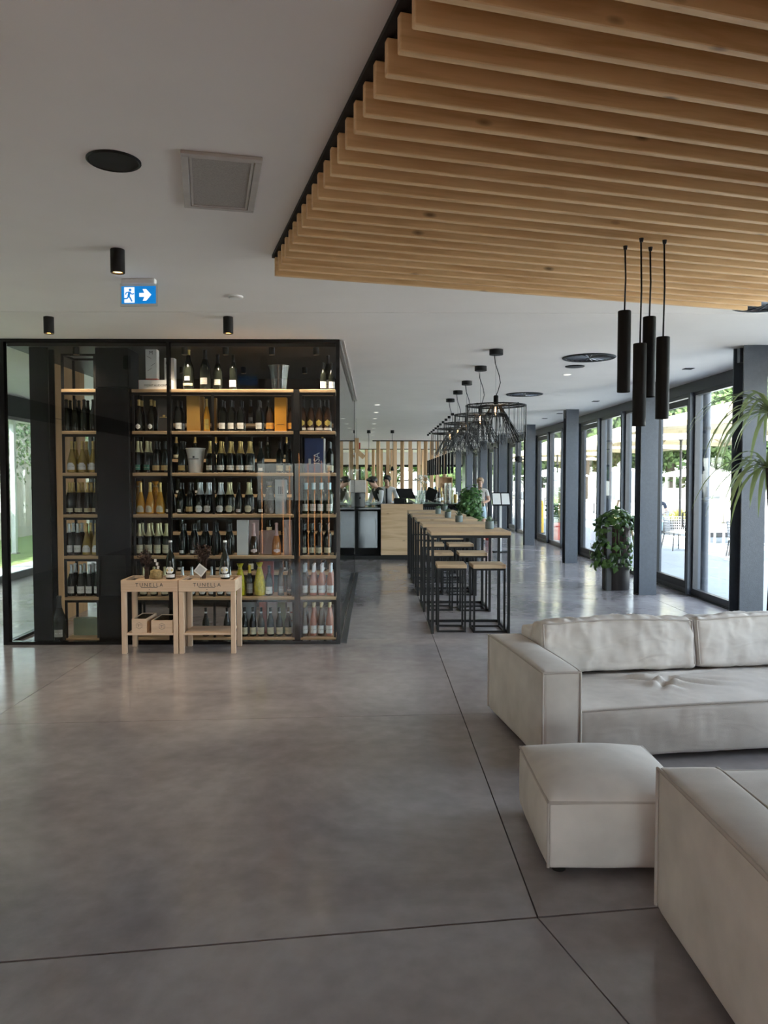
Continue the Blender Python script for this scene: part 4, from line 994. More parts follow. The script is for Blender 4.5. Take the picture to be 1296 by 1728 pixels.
for i, y in enumerate(TYS):
    high_table(y, 'oak topped black frame high table, %s from the lounge' % nth[i])
    stool(.655 , y + .08, .31, 'oak bar stool tucked under the %s high table, aisle side' % nth[i])
    stool(1.030, y + .05, .345, 'oak bar stool tucked under the %s high table, window side' % nth[i])
# succulent pots
M['pot'] = mat('grey_green_pot', (.16, .20, .20), .6); M['succ'] = leafmat('succulent_leaf', (.10, .17, .10), (.22, .30, .20), .15)
def pot(x, y, s, lab):
    t = thing('succulent_pot', lab, 'potted plant', (x, y, THT + .0005), 0, 'succulent pots on the high tables')
    MB().lathe([(.020 * s, 0), (.044 * s, .001), (.047 * s, .01), (.047 * s, .085), (.042 * s, .085), (.040 * s, .074), (.001, .074)], 20, cap=False).build('pot', M['pot'], t, smooth=True)
    mb = MB(); rng = random.Random(int(x * 977 + y * 91))
    for k in range(26):
        a = rng.uniform(0, 2 * PI); el = rng.uniform(.3, 1.35); l_ = rng.uniform(.05, .085) * s; d = Vector((math.cos(a) * math.cos(el), math.sin(a) * math.cos(el), math.sin(el)))
        e = d.cross(Vector((0, 0, 1))).normalized() * .010; p = Vector((rng.gauss(0, .01), rng.gauss(0, .01), .074)); q = p + d * l_ * .6
        n_ = e.cross(d).normalized() * .004
        mb.add([p, q + e, p + d * l_, q - e, q + n_], [(0, 1, 4), (1, 2, 4), (2, 3, 4), (3, 0, 4)])
    mb.build('leaves', M['succ'], t)
for k, (px, yy, s) in enumerate(((826.5, 8.40, 1.0), (774.8, 9.75, 1.0), (756, 10.9, .95), (739.5, 12.15, .95), (751, 13.35, .95))):
    pot(xat(px, yy), yy, s, 'small succulent in a round grey pot on the %s high table' % nth[k])

# ================================================================== SOFAS
def softbox(sx, sy, sz, r, n, crown=0.0, wr=0.0, seed=0, wscale=3.0, base_flat=True, sag=None):
    """Rounded upholstered block centred on x,y with its base at z = 0."""
    bm = bmesh.new(); bmesh.ops.create_cube(bm, size=1.0)
    bmesh.ops.subdivide_edges(bm, edges=bm.edges[:], cuts=n, use_grid_fill=True)
    hx, hy, hz = sx / 2, sy / 2, sz / 2; off = Vector((seed * 7.1, seed * 3.3, seed))
    for v in bm.verts:
        f = lambda t: math.copysign(min(1, abs(t) * 2) ** .8, t)      # pull grid lines to the edges
        p = Vector((f(v.co.x) * hx, f(v.co.y) * hy, f(v.co.z) * hz))
        q = Vector((max(-hx + r, min(hx - r, p.x)), max(-hy + r, min(hy - r, p.y)), max(-hz + r, min(hz - r, p.z))))
        d = p - q
        if d.length > 1e-7: p = q + d.normalized() * r
        u, w_, t = p.x / hx, p.y / hy, p.z / hz
        if crown:
            if t > .55: p.z += crown * max(0, 1 - u * u) ** .8 * max(0, 1 - w_ * w_) ** .8
            p.x += .35 * crown * (1 - w_ * w_) * (1 - t * t) * (1 if u > .8 else -1 if u < -.8 else 0)
            p.y += .35 * crown * (1 - u * u) * (1 - t * t) * (1 if w_ > .8 else -1 if w_ < -.8 else 0)
        if wr:
            nv = noise.noise(Vector((p.x * wscale, p.y * wscale * 1.6, p.z * wscale * 2)) + off); n2 = abs(noise.noise(Vector((p.x * wscale * 3.1 + p.y * 4, p.y * wscale * 2, p.z * wscale * 1.2)) + off))
            n3 = abs(noise.noise(Vector((p.x * wscale * 5 - p.z * 9, p.y * wscale * 5, p.z * wscale * 2)) + off * 2))
            k = wr * (nv - .55 * n2 - .3 * n3)
            p += (d.normalized() if d.length > 1e-7 else Vector((0, 0, 1))) * k
        if sag: p = sag(p, u, w_, t)
        v.co = p + Vector((0, 0, hz))
    me = bpy.data.meshes.new('upholstery'); bm.to_mesh(me); bm.free()
    me.polygons.foreach_set('use_smooth', [True] * len(me.polygons)); return me
def soft(name, parent, size, loc, r=.03, n=14, mt='fabric', rz=0, rx=0, **kw):
    me = softbox(*size, r, n, **kw); me.materials.append(M[mt]); o = put(name, me, parent, loc); o.rotation_euler = (rx, 0, rz); return o
def piping(parent, pts, r=.0068, closed=True):
    pts = [Vector(p) for p in pts]; out = []
    for a, b in zip(pts, pts[1:] + ([pts[0]] if closed else [])):
        for k in range(6): out.append(a.lerp(b, k / 6))
    out.append(pts[0] if closed else pts[-1])
    return MB().tube(out, r, 6, cap=False).build('piping', M['piping'], parent, smooth=2)
def arm(parent, w_, d, h, x, y):
    o = soft('armrest', parent, (w_, d, h - .03), (x, y, .03), .022, 18, crown=.018, wr=.0025, seed=x + 3, wscale=2.0)
    zt = h - .03 - .016
    for sx in (-1, 1):
        piping(o, [(sx * (w_ / 2 - .003), -d / 2 + .003, .01), (sx * (w_ / 2 - .003), -d / 2 + .003, zt + .006), (sx * (w_ / 2 - .003), -d / 6, zt + .011), (sx * (w_ / 2 - .003), d / 6, zt + .011), (sx * (w_ / 2 - .003), d / 2 - .003, zt + .006), (sx * (w_ / 2 - .003), d / 2 - .003, .01)], closed=False)
    piping(o, [(-w_ / 2 + .006, -d / 2 + .002, zt + .006), (w_ / 2 - .006, -d / 2 + .002, zt + .006)], closed=False)
    return o
def sofa(loc, rz, label, length, seat_front=0.0, seed=0):
    """Local x runs along the sofa, y from seat front (0) to the back."""
    t = thing('sofa', label, 'sofa', loc, rz, 'greige linen lounge sofas'); d = 1.08; aw = .225; ah = .545
    arm(t, aw, d, ah, aw / 2, d / 2); arm(t, aw, d, ah, length - aw / 2, d / 2)
    L_ = length - 2 * aw - .012; y0 = seat_front
    def crease(p, u, w_, tt):
        if tt > .8:
            for (cx, cy, ca, ln, am) in ((-.50, .02, -.35, .20, .020), (-.42, -.06, -.75, .15, .024), (-.36, -.10, .8, .11, .024), (-.30, .03, .25, .15, .020), (-.24, -.09, -.45, .20, .020), (-.12, -.05, -.35, .20, .013), (-.60, .14, -.3, .18, .012), (-.05, .10, .2, .22, .009)):
                X, Y_ = p.x - cx * L_ / 2, p.y - cy; a = X * math.cos(ca) + Y_ * math.sin(ca); b = -X * math.sin(ca) + Y_ * math.cos(ca)
                e = math.exp(-(a / ln) ** 2)
                p.z -= am * e * math.exp(-(b / .022) ** 2); p.z += .8 * am * e * (math.exp(-((b - .05) / .03) ** 2) + .6 * math.exp(-((b + .05) / .03) ** 2))
        return p
    s_ = soft('seat_base', t, (L_, d - .2 - y0, .285), (length / 2, (d - .2 + y0) / 2 + .004, .03), .028, 110, mt='seatlinen', crown=.045, wr=.007, seed=seed + 1, wscale=4.0, sag=crease)
    piping(s_, [(L_ * (q / 12 - .5) * .993, -(d - .2 - y0) / 2 + .004, .274 + .016 * (1 - (q / 6 - 1) ** 2)) for q in range(13)], closed=False)
    for sx in (-1, 1): piping(s_, [(sx * (L_ / 2 - .006), -(d - .2 - y0) / 2 + .006, .01), (sx * (L_ / 2 - .006), -(d - .2 - y0) / 2 + .006, .27)], closed=False)
    b_ = soft('back_frame', t, (L_, .19, .58), (length / 2, d - .095, .03), .03, 14, crown=.01, wr=.003, seed=seed + 2)
    n = 2; cw = (L_ - .02) / n
    for i in range(n):
        def pinch(p, u, w_, tt):
            top_ = max(0, tt - .5)
            return Vector((p.x, p.y * (1 - .12 * max(0, tt)), p.z + (.007 * math.sin(u * 7 + i * 2) + .010 * math.sin(u * 31 + w_ * 2 + i) * (.4 + .6 * max(0, -w_ + .4))) * top_ - .012 * max(0, tt) * (u * u)))
        c_ = soft('back_cushion', t, (cw - .012, .25, .345), (aw + .008 + cw * (i + .5), d - .20 - .13, .345), .034, 64, mt='crumpled', rx=math.radians(-8), crown=.014, wr=.016, seed=seed + 5 + i, wscale=5.0, sag=pinch)
        piping(c_, [(-cw / 2 + .018, -.118, .03), (-cw / 2 + .018, -.108, .315), (-cw / 4, -.113, .328), (0, -.113, .334), (cw / 4, -.113, .328), (cw / 2 - .018, -.108, .315), (cw / 2 - .018, -.118, .03)], .006, closed=False)
    for fx in (.1, length - .1):
        for fy in (.1, d - .1): MB().lathe([(.03, 0), (.034, .031)], 12).build('foot', M['matte'], t, loc=(fx, fy, 0))
    return t
ra = math.radians(7.6)
sofa((.925, 4.19, 0), ra, 'low greige linen sofa with crumpled seat, facing the ottoman', 2.60, .02, 1)
ot = thing('ottoman', 'square greige linen ottoman between the two sofas', 'ottoman', (1.0, 3.36, 0), math.radians(-.6), 'greige linen lounge sofas')
o_ = soft('upholstery', ot, (.60, .655, .285), (0, 0, .028), .024, 30, crown=.075, wr=.003, seed=9, wscale=3)
piping(o_, [(-.298, -.325, .274), (.298, -.325, .274), (.298, .325, .274), (-.298, .325, .274)])
for sx in (-1, 1): piping(o_, [(sx * .297, -.325, .01), (sx * .297, -.325, .274)], closed=False)
for fx in (-.24, .24):
    for fy in (-.26, .26): MB().lathe([(.028, 0), (.032, .029)], 12).build('foot', M['matte'], ot, loc=(fx, fy, 0))
# near sofa faces the other one: seat toward +y, turned half a circle
near = thing('sofa', 'low greige linen sofa with its broad arm beside the ottoman', 'sofa', (1.03, 1.66, 0), 0, 'greige linen lounge sofas')
arm(near, .225, 1.10, .56, .1125, .55)
arm(near, .225, 1.10, .56, 2.6, .55)
s_ = soft('seat_base', near, (2.16, 1.38, .335), (.30 + 1.08, .19 + .70, .03), .028, 30, crown=.03, wr=.004, seed=14, wscale=4)
piping(s_, [(-1.07, .686, .322), (1.07, .686, .322)], closed=False)
soft('back_frame', near, (2.24, .19, .58), (.2275 + 1.125, .095, .03), .03, 12, wr=.003, seed=15)
for i in range(2): soft('back_cushion', near, (1.09, .20, .36), (.24 + .56 + i * 1.11, .31, .40), .055, 22, crown=.03, wr=.010, seed=17 + i, wscale=5)
for fx in (.1, 2.6):
    for fy in (.1, 1.0): MB().lathe([(.03, 0), (.034, .031)], 12).build('foot', M['matte'], near, loc=(fx, fy, 0))

# ================================================================== BAR
random.seed(31)
bar = thing('bar_counter', 'long bar with oak end panel and black counter top', 'bar', (0, 15.37, 0))
for k in range(3): MB().box(.13, .97, 0, .045, .10 + k * .34, .10 + (k + 1) * .34 - .001, c=.001).build('oak_board', M['barwood'], bar)
MB().box(.14, 1.90, .05, .62, .08, 1.06).build('body', M['matte'], bar); MB().box(1.02, 1.90, .621, 8.2, .08, 1.06).build('body', M['matte'], bar)
MB().box(.975, 1.95, -.02, 8.25, 1.062, 1.12, c=.004).build('counter_top', M['gloss'], bar)
MB().box(.13, .974, .046, .66, 1.062, 1.12, c=.004).build('counter_top', M['gloss'], bar)
for k in range(22):
    MB().box(.99 + k * .041, .99 + k * .041 + .022, .028, .049, .09, 1.055).build('front_slat', M['steel'], bar)
MB().box(-1.9, 1.85, .06, .9, 0, .078).build('plinth', M['black'], bar)
sc_ = thing('steel_back_counter', 'steel fronted service counter beside the oak bar end', 'counter', (0, 15.62, 0))
MB().box(-1.9, .12, .02, .72, .08, 1.0).build('body', M['matte'], sc_)
MB().box(-1.92, .12, -.01, .74, 1.002, 1.04, c=.003).build('counter_top', M['chrome'], sc_)
for x in (-.34, -.80, -1.26, -1.72):
    dr = MB().box(x, x + .40, 0, .019, .22, .97, c=.004).build('door', M['chrome'], sc_)
    MB().tube([(x + .365, -.002, .45), (x + .365, -.03, .45), (x + .365, -.03, .80), (x + .365, -.002, .80)], .008, 6).build('handle', M['chrome'], dr, smooth=True)
CZ = 1.1205
def on_bar(name, lab, cat, px, Y, rz=0, z=CZ): return thing(name, lab, cat, (xat(px, Y), Y, z), rz)
# till screen
t = on_bar('till_monitor', 'black till monitor tilted on the bar counter', 'monitor', 686, 15.75, .5)
MB().box(-.10, .10, -.09, .09, 0, .02, c=.005).build('foot', M['matte'], t); MB().tube([(0, .02, .02), (0, .06, .14)], .02, 8).build('stem', M['matte'], t)
sc2 = MB().box(-.19, .19, -.012, .012, -.13, .13, TR(0, .03, .20) @ Matrix.Rotation(-.7, 4, 'X'), c=.006).build('screen_housing', M['matte'], t)
MB().box(-.175, .175, -.0145, -.0125, -.115, .115, TR(0, .03, .20) @ Matrix.Rotation(-.7, 4, 'X')).build('screen', M['gloss'], sc2)
t = on_bar('till_printer', 'small black receipt printer beside the till monitor', 'printer', 674, 15.72)
MB().box(-.11, .11, -.09, .09, 0, .11, c=.01).build('case', M['matte'], t); MB().box(-.07, .07, -.05, -.02, .11, .114).build('paper_slot', M['paper'], t)
# glassware
def glass(x, y, h, r, lab, grp, tint=None, z=CZ):
    t = thing('glass_vessel', lab, 'glass', (x, y, z + .0005), 0, grp)
    MB().lathe([(r * .3, 0), (r * .85, .002), (r, h * .5), (r * .92, h), (r * .86, h), (r * .92, h * .5), (r * .75, .01), (.001, .01)], 14, cap=False).build('glass_wall', M['clear'], t, smooth=True)
    if tint: MB().lathe([(.001, .012), (r * .74, .012), (r * .88, h * .45), (r * .84, h * .78), (.001, h * .78)], 14, cap=False).build('drink', tint, t, smooth=True)
for k in range(6): glass(xat(703 + (k % 3) * 6, 15.6 + .12 * (k // 3)), 15.6 + .12 * (k // 3), .27, .035, 'tall clear glass beside the till monitor, %s row, %s from the monitor' % (('front', 'rear')[k // 3], NTH[k % 3]), 'tall glasses on the bar')
M['oj'] = mat('orange_juice', (.75, .38, .02), .3); M['lemon'] = mat('lemon_water', (.55, .50, .15), .2)
glass(xat(769, 15.75), 15.75, .24, .05, 'glass jug of orange juice beside the leafy plant', None, M['oj'])
glass(xat(756, 15.8), 15.8, .42, .075, 'tall clear glass carafe beside the orange juice jug', None)
glass(xat(763, 16.1), 16.1, .34, .06, 'clear glass carafe behind the orange juice jug', None, M['lemon'])
wr_ = on_bar('wooden_bottle_rack', 'upright wooden rack with dark bottles on the bar', 'rack', 752, 17.6)
for x in (-.15, .13): MB().box(x, x + .02, -.08, .08, 0, .55).build('side_board', M['screen'], wr_)
MB().box(-.13, .13, .06, .08, 0, .55).build('back_board', M['screen'], wr_)
for z in (0, .13, .26, .39, .53): MB().box(-.13, .13, -.08, .06, z, z + .02).build('shelf_board', M['screen'], wr_)
for k in range(2):
    for z in (.02, .15, .28):
        bottle('brownplain' if k else 'darkplain', wr_.location.x - .06 + k * .12, 17.57, CZ + z + .001, 'small dark bottle in the wooden bar rack, %s shelf, %s side' % (NTH[int(z * 8)], ('aisle', 'window')[k]), 'bottles in the wooden bar rack', .32, sub=False)
for k, (px, Y, kd) in enumerate(((712, 17.8, 'darkplain'), (718, 18.3, 'whitelab'), (727, 18.0, 'clearwhite'), (733, 18.8, 'bluefoil'), (737, 17.4, 'roundwhite'))):
    bottle(kd, xat(px, Y), Y, CZ, '%s standing on the bar counter' % KIND[kd][9], 'bottles on the bar counter', 1.0)
t = on_bar('tilted_menu_holder', 'dark tilted menu holder on the bar counter', 'menu holder', 724, 15.95, -.5)
MB().box(-.11, .11, -.008, .008, 0, .26, TR(0, 0, .06) @ Matrix.Rotation(.35, 4, 'Y')).build('board', M['matte'], t); MB().box(-.09, .09, -.05, .05, 0, .015).build('base', M['matte'], t)
t = on_bar('serving_tray', 'pale green serving tray lying on the bar counter', 'tray', 730, 15.75)
MB().box(-.15, .15, -.1, .1, 0, .008, c=.003).build('tray_base', mat('tray_green', (.30, .42, .36), .4), t); MB().tube([(-.15, -.1, .01), (.15, -.1, .01), (.15, .1, .01), (-.15, .1, .01), (-.15, -.1, .01)], .006, 5).build('tray_rim', mat('tray_rim_green', (.24, .34, .30), .4), t)
# equipment on the steel counter
t = thing('coffee_grinder', 'tall steel coffee grinder with glass hopper on service counter', 'coffee grinder', (-.30, 15.95, 1.0405))
MB().box(-.11, .11, -.12, .12, 0, .30, c=.01).build('base_unit', M['chrome'], t); MB().box(-.125, .125, -.13, .13, .30, .56, c=.015).build('head_unit', M['panelframe'], t)
MB().lathe([(.05, .56), (.10, .64), (.10, .78), (.001, .785)], 16).build('hopper', M['clear'], t, smooth=True); MB().tube([(0, -.12, .2), (0, -.2, .19)], .018, 8).build('spout', M['black'], t)
for k, x in enumerate((-.13, .01)): glass(x, 15.85 + .05 * k, .15, .05, 'small clear decanter on the steel counter, %s the grinder' % ('next to', 'farther from')[k], 'decanters on the steel counter', None, 1.0405)
# hanging wooden sign in the aisle
sg = thing('hanging_wood_sign', 'bent wooden sign hanging over the service counter', 'sign', (xat(604, 17), 17.0, 0))
MB().box(-.09, .02, -.02, .02, 2.22, 2.52).build('upright_board', M['screen'], sg); MB().box(-.09, .16, -.022, .022, -.05, .05, TR(.02, 0, 2.20) @ Matrix.Rotation(.75, 4, 'Y')).build('angled_board', M['screen'], sg)
MB().box(.022, .055, -.02, .02, 2.28, 2.42).build('red_piece', CM['red'], sg); MB().tube([(-.035, 0, 2.52), (-.035, 0, H)], .003, 4).build('wire', M['black'], sg)
# thin pendant over the aisle
for k, (px, Y) in enumerate(((622.5, 21), (662, 21))):
    t = thing('bar_pendant', 'thin black rod pendant over the service aisle, %s the timber fins' % ('clear of' if k == 0 else 'in front of'), 'pendant lamp', (xat(px, Y), Y, 0))
    MB().lathe([(.05, H - .08), (.05, H - .0005)], 12).build('canopy', M['matte'], t); MB().tube([(0, 0, H - .08), (0, 0, 1.95)], .006, 5).build('rod', M['black'], t); MB().lathe([(.03, 1.85), (.05, 1.87), (.02, 1.97)], 12).build('shade', M['matte'], t)
# menu stand, extinguisher
ms = thing('menu_stand', 'black menu stand with two white pages by the aisle', 'menu stand', (2.79, 17.0, 0))
MB().box(-.16, .16, -.12, .12, 0, .02, c=.004).build('base', M['matte'], ms); MB().box(-.025, .025, -.02, .02, .02, 1.12).build('post', M['white'], ms)
tm = TR(0, -.04, 1.18) @ Matrix.Rotation(-.5, 4, 'X')
MB().box(-.20, .20, -.008, .008, -.16, .16, tm).build('board', M['matte'], ms)
for x in (-.183, .013): MB().box(x, x + .17, -.0105, -.0085, -.135, .135, tm).build('page', M['paper'], ms)
fe = thing('fire_extinguisher', 'red fire extinguisher behind the menu stand', 'fire extinguisher', (3.02, 20.4, 0))
MB().lathe([(.05, .0), (.075, .005), (.078, .03), (.078, .42), (.05, .50), (.025, .53), (.025, .56)], 16).build('cylinder', CM['red'], fe, smooth=True); MB().tube([(.02, 0, .55), (.1, 0, .50), (.1, 0, .2)], .012, 6).build('hose', M['black'], fe); MB().box(-.03, .07, -.012, .012, .56, .60).build('valve_lever', M['black'], fe)

# ================================================================== PLANTS
def leaf_cloud(n, fn, size, mb=None, rng=random, flat_=.6):
    mb = mb or MB()
    for i in range(n):
        c, nrm = fn(i)
        d = Vector((rng.gauss(0, 1), rng.gauss(0, 1), rng.gauss(0, .6) - .25)); d = (d - nrm * d.dot(nrm) * flat_).normalized()
        e = d.cross(nrm); e = e.normalized() if e.length > 1e-5 else d.orthogonal()
        l_ = size * rng.uniform(.6, 1.25); wv = e * l_ * .42; up = e.cross(d) * l_ * .10
        mb.add([c, c + d * l_ * .35 + wv, c + d * l_, c + d * l_ * .35 - wv, c + d * l_ * .5 + up], [(0, 1, 4), (1, 2, 4), (2, 3, 4), (3, 0, 4)])
    return mb
M['leafg'] = leafmat('green_leaf', (.025, .08, .02), (.13, .26, .08), .3, .35)
M['pothos'] = leafmat('pothos_leaf', (.02, .05, .015), (.10, .20, .04), .25, .3)
M['soil'] = mat('potting_soil', (.03, .022, .016), .95)
# big plant at the bar end
rng = random.Random(5)
bp2 = thing('leafy_bar_plant', 'bushy green leafy plant at the window end of the bar', 'potted plant', (1.88, 15.08, 0))
MB().lathe([(.12, 0), (.17, .005), (.20, .50), (.17, .50), (.16, .46), (.001, .46)], 20, cap=False).build('pot', M['matte'], bp2, smooth=True)
def fbar(i):
    u = Vector((rng.gauss(0, 1), rng.gauss(0, 1), rng.gauss(0, 1))).normalized(); r = rng.uniform(.55, 1.0) * (.85 + .5 * noise.noise(u * 2.2 + Vector((3, 1, 7))))
    return Vector((u.x * .27 * r, u.y * .24 * r, 1.10 + u.z * .43 * r)), u
leaf_cloud(1150, fbar, .095, rng=rng).build('foliage', M['leafg'], bp2)['kind'] = 'stuff'
st_ = MB()
for k in range(7): st_.tube([(rng.gauss(0, .03), rng.gauss(0, .03), .45), (rng.gauss(0, .1), rng.gauss(0, .1), 1.2)], .008, 5)
st_.build('stems', M['soil'], bp2)
# pothos planter
pp = thing('pothos_planter', 'tall dark planter with trailing green pothos beside a steel column', 'potted plant', (3.55, 11.25, 0))
MB().lathe([(.19, 0), (.195, .004), (.195, .36), (.15, .385), (.001, .385)], 28, cap=False).build('base_drum', mat('dark_bronze', (.035, .028, .026), .5), pp, smooth=True)
MB().lathe([(.05, .385), (.05, .46)], 12).build('neck', M['black'], pp)
MB().lathe([(.001, .46), (.185, .462), (.195, .50), (.20, .92), (.18, .92), (.175, .86), (.001, .86)], 28, cap=False).build('planter_pot', mat('dark_red_brown_metal', (.045, .018, .016), .5), pp, smooth=True)
MB().box(-.20, -.13, -.22, -.15, 0, .92).build('side_post', M['frame'], pp)
rng2 = random.Random(8)
def fpot(i):
    if i % 5 < 2:
        a = rng2.uniform(PI * .75, PI * 1.95); z = rng2.uniform(.45, .92); f = .24 + .07 * rng2.random(); return Vector((math.cos(a) * f - (.06 if z < .8 else 0), math.sin(a) * f, z * (.6 + .4 * rng2.random()))), Vector((math.cos(a), math.sin(a), .1)).normalized()
    u = Vector((rng2.gauss(0, 1), rng2.gauss(0, 1), abs(rng2.gauss(0, 1)))).normalized(); return Vector((u.x * .30, u.y * .28, .88 + u.z * .28)), u
leaf_cloud(420, fpot, .095, rng=rng2).build('foliage', M['pothos'], pp)['kind'] = 'stuff'
vn = MB()
for k in range(12):
    a = rng2.uniform(PI * .7, PI * 1.95); vn.tube([(0, 0, .9), (math.cos(a) * .22, math.sin(a) * .22, .95), (math.cos(a) * .26, math.sin(a) * .26, .7), (math.cos(a + .1) * .27, math.sin(a + .1) * .27, rng2.uniform(.3, .6))], .004, 4)
vn.build('vines', M['pothos'], pp)
# drooping dracaena whose leaves enter beside the near column
M['drac'] = leafmat('dracaena_leaf', (.10, .15, .05), (.28, .33, .14), .3, .4)
dp = thing('dracaena_plant', 'tall dracaena with long drooping leaves in front of a steel column', 'potted plant', (3.29, 6.35, 0))
MB().lathe([(.14, 0), (.17, .005), (.20, .38), (.17, .38), (.16, .34), (.001, .34)], 20, cap=False).build('pot', M['matte'], dp, smooth=True)
MB().tube([(0, 0, .33), (.02, 0, 1.0), (-.04, 0, 1.72)], [.025, .02, .014], 8).build('trunk', M['dryb'], dp, smooth=2)
MB().tube([(.02, 0, .33), (.08, .05, 1.2), (-.02, .02, 2.16)], [.025, .02, .014], 8).build('trunk', M['dryb'], dp, smooth=2)
rng3 = random.Random(13)
for (hx, hz, cnt) in ((-.04, 1.70, 46), (-.02, 2.16, 46)):
    for k in range(cnt):
        a = rng3.uniform(0, 2 * PI); ln = rng3.uniform(.45, .85); el = rng3.uniform(-.2, 1.2); d = Vector((math.cos(a), math.sin(a), 0)); p = Vector((hx, 0, hz)); mb = MB(); prev = None; vs = []; nseg = 7
        e = d.cross(Vector((0, 0, 1))); v = d * math.cos(el) + Vector((0, 0, 1)) * math.sin(el)
        for s in range(nseg + 1):
            wv = .016 * math.sin(PI * min(1, (s + .6) / (nseg + .6)) ** .8) + .0015
            vs += [p - e * wv, p + Vector((0, 0, -.004)), p + e * wv]; p = p + v * ln / nseg; v = (v + Vector((0, 0, -.40))).normalized()
        fs = []
        for s in range(nseg):
            b0 = s * 3; fs += [(b0, b0 + 1, b0 + 4, b0 + 3), (b0 + 1, b0 + 2, b0 + 5, b0 + 4)]
        mb.add(vs, fs).build('leaf', M['drac'], dp, smooth=2)

# ================================================================== PEOPLE
SK = {'skin': mat('skin', (.55, .33, .24), .55, var=.06), 'hairb': mat('black_hair', (.012, .010, .010), .5, var=.3, scale=60), 'hairl': mat('light_brown_hair', (.30, .20, .12), .5, var=.3, scale=60),
      'white': mat('white_cotton', (.72, .73, .75), .85, var=.04), 'vest': mat('black_vest', (.012, .012, .014), .7), 'tee': mat('pale_grey_tee', (.60, .58, .55), .9), 'denim': mat('light_blue_shorts', (.42, .56, .64), .85), 'shoe': mat('dark_shoe', (.03, .03, .035), .6), 'navy': mat('navy_shirt', (.03, .04, .07), .85),
      'eye': mat('eye_dark', (.02, .015, .012), .3), 'lip': mat('lips', (.48, .24, .20), .5), 'strap': mat('dark_tie', (.015, .015, .02), .7)}
def person(label, loc, rz, H_, pose, top, bottom, sleeve, hair, hairlen, shorts=False, feet='shoe', torso=None, lean=0.0, head=(0, 0), sit=False, female=False):
    """Faces local -y. pose: elbow and wrist points for right (-x) and left (+x) hands at H = 1.70 scale."""
    k = H_ / 1.70; V = []; R_ = []; E_ = []; T_ = []
    def add(p, r, par=None, tg=None):
        V.append(Vector(p)); R_.append(r if isinstance(r, tuple) else (r, r)); i = len(V) - 1
        if par is not None: E_.append((par, i)); T_.append(tg)
        return i
    lz = lambda p, b=.95: Vector((p[0], p[1] - math.sin(lean) * max(0, p[2] - b), p[2] - (1 - math.cos(lean)) * max(0, p[2] - b)))
    hipz = .93 if not sit else .50
    dz = hipz - .93
    P3 = lambda x, y, z: lz((x, y, z + dz), .95 + dz)
    pel = add((0, 0, hipz), (.145, .105)); wa = add(P3(0, 0, 1.07), (.125 if female else .14, .095), pel, 'torso'); ch = add(P3(0, .005, 1.26), (.15, .11), wa, 'torso'); ub = add(P3(0, .01, 1.38), (.11, .08), ch, 'torso')
    nk = add(P3(0, .0, 1.445), .054, ub, 'skin'); hd0 = P3(0, -.012, 1.485)
    ht, hn = head; hv = Vector((math.sin(hn) * -math.sin(ht) , -math.sin(ht) - math.sin(lean) * .5, math.cos(ht))).normalized(); fw = Vector((-math.sin(hn), -math.cos(hn), -math.sin(ht) * .8)).normalized()
    jaw = add(hd0 + hv * .035 + fw * .022, (.066, .074), nk, 'skin'); mid = add(hd0 + hv * .105 + fw * .008, (.084, .097), jaw, 'skin'); crn = add(hd0 + hv * .165, (.068, .078), mid, 'skin')
    nose = add(hd0 + hv * .080 + fw * .098, .007, mid, 'skin')
    for sx, (el, wrp) in zip((-1, 1), pose):
        sh = add(P3(sx * (.155 if female else .175), .01, 1.375), .062, ub, 'torso'); m1 = V[sh].lerp(Vector((el[0], el[1], el[2] + dz)), .55); s1 = add(m1, .050, sh, 'top'); e1 = add((el[0], el[1], el[2] + dz), .043, s1, 'top' if sleeve > .6 else 'skin'); w1 = add((wrp[0], wrp[1], wrp[2] + dz), .027, e1, 'top' if sleeve > .9 else 'skin')
        dr = (V[w1] - V[e1]).normalized(); pm = add(V[w1] + dr * .06, (.036, .020), w1, 'skin'); sd_ = dr.cross(Vector((0, 0, 1))); sd_ = sd_.normalized() if sd_.length > .1 else Vector((1, 0, 0))
        dn = Vector((0, 0, -1))
        for q, (o_, l_) in enumerate(((-.027, .062), (-.009, .072), (.009, .068), (.027, .052))):
            f0 = add(V[pm] + sd_ * o_ + dr * .035, .0095, pm, 'skin'); f1 = add(V[f0] + dr * l_ * .55 + dn * .008, .0088, f0, 'skin'); add(V[f1] + dr * l_ * .38 + dn * .022, .0078, f1, 'skin')
        t0 = add(V[w1] + dr * .035 - sd_ * .030 * sx, .0105, w1, 'skin'); add(V[t0] + dr * .038 - sd_ * .022 * sx + dn * .006, .0092, t0, 'skin')
    bt = 'bot'
    for sx in (-1, 1):
        hp = add((sx * .088, 0, hipz - .05), .088, pel, bt)
        if sit: kn = add((sx * .11, -.43, .50), .06, hp, bt); an = add((sx * .11, -.40, .09), .042, kn, bt)
        else:
            th = add((sx * .093, -.005, .66), .078, hp, bt); kn = add((sx * .096, -.01, .49), .056, th, 'skin' if shorts else bt); cf = add((sx * .098, .012, .33), .052, kn, 'skin' if shorts else bt); an = add((sx * .10, .02, .085), .036, cf, 'skin' if shorts else bt)
        y_ = V[an].y; add((sx * .108, y_ - .14, .03), (.036, .028), an, 'foot'); add((sx * .10, y_ + .03, .035), .032, an, 'foot')
    me = bpy.data.meshes.new('person'); me.from_pydata([tuple(v * k) for v in V], E_, [])
    o = put('person', me, None, loc, rz)
    md = o.modifiers.new('skin', 'SKIN'); md.use_smooth_shade = True; md.branch_smoothing = .4
    for i, r in enumerate(R_): me.skin_vertices[0].data[i].radius = (r[0] * k, r[1] * k)
    me.skin_vertices[0].data[0].use_root = True
    o.modifiers.new('sub', 'SUBSURF').levels = 2
    dg = bpy.context.evaluated_depsgraph_get(); nm = bpy.data.meshes.new_from_object(o.evaluated_get(dg)); o.modifiers.clear(); o.data = nm
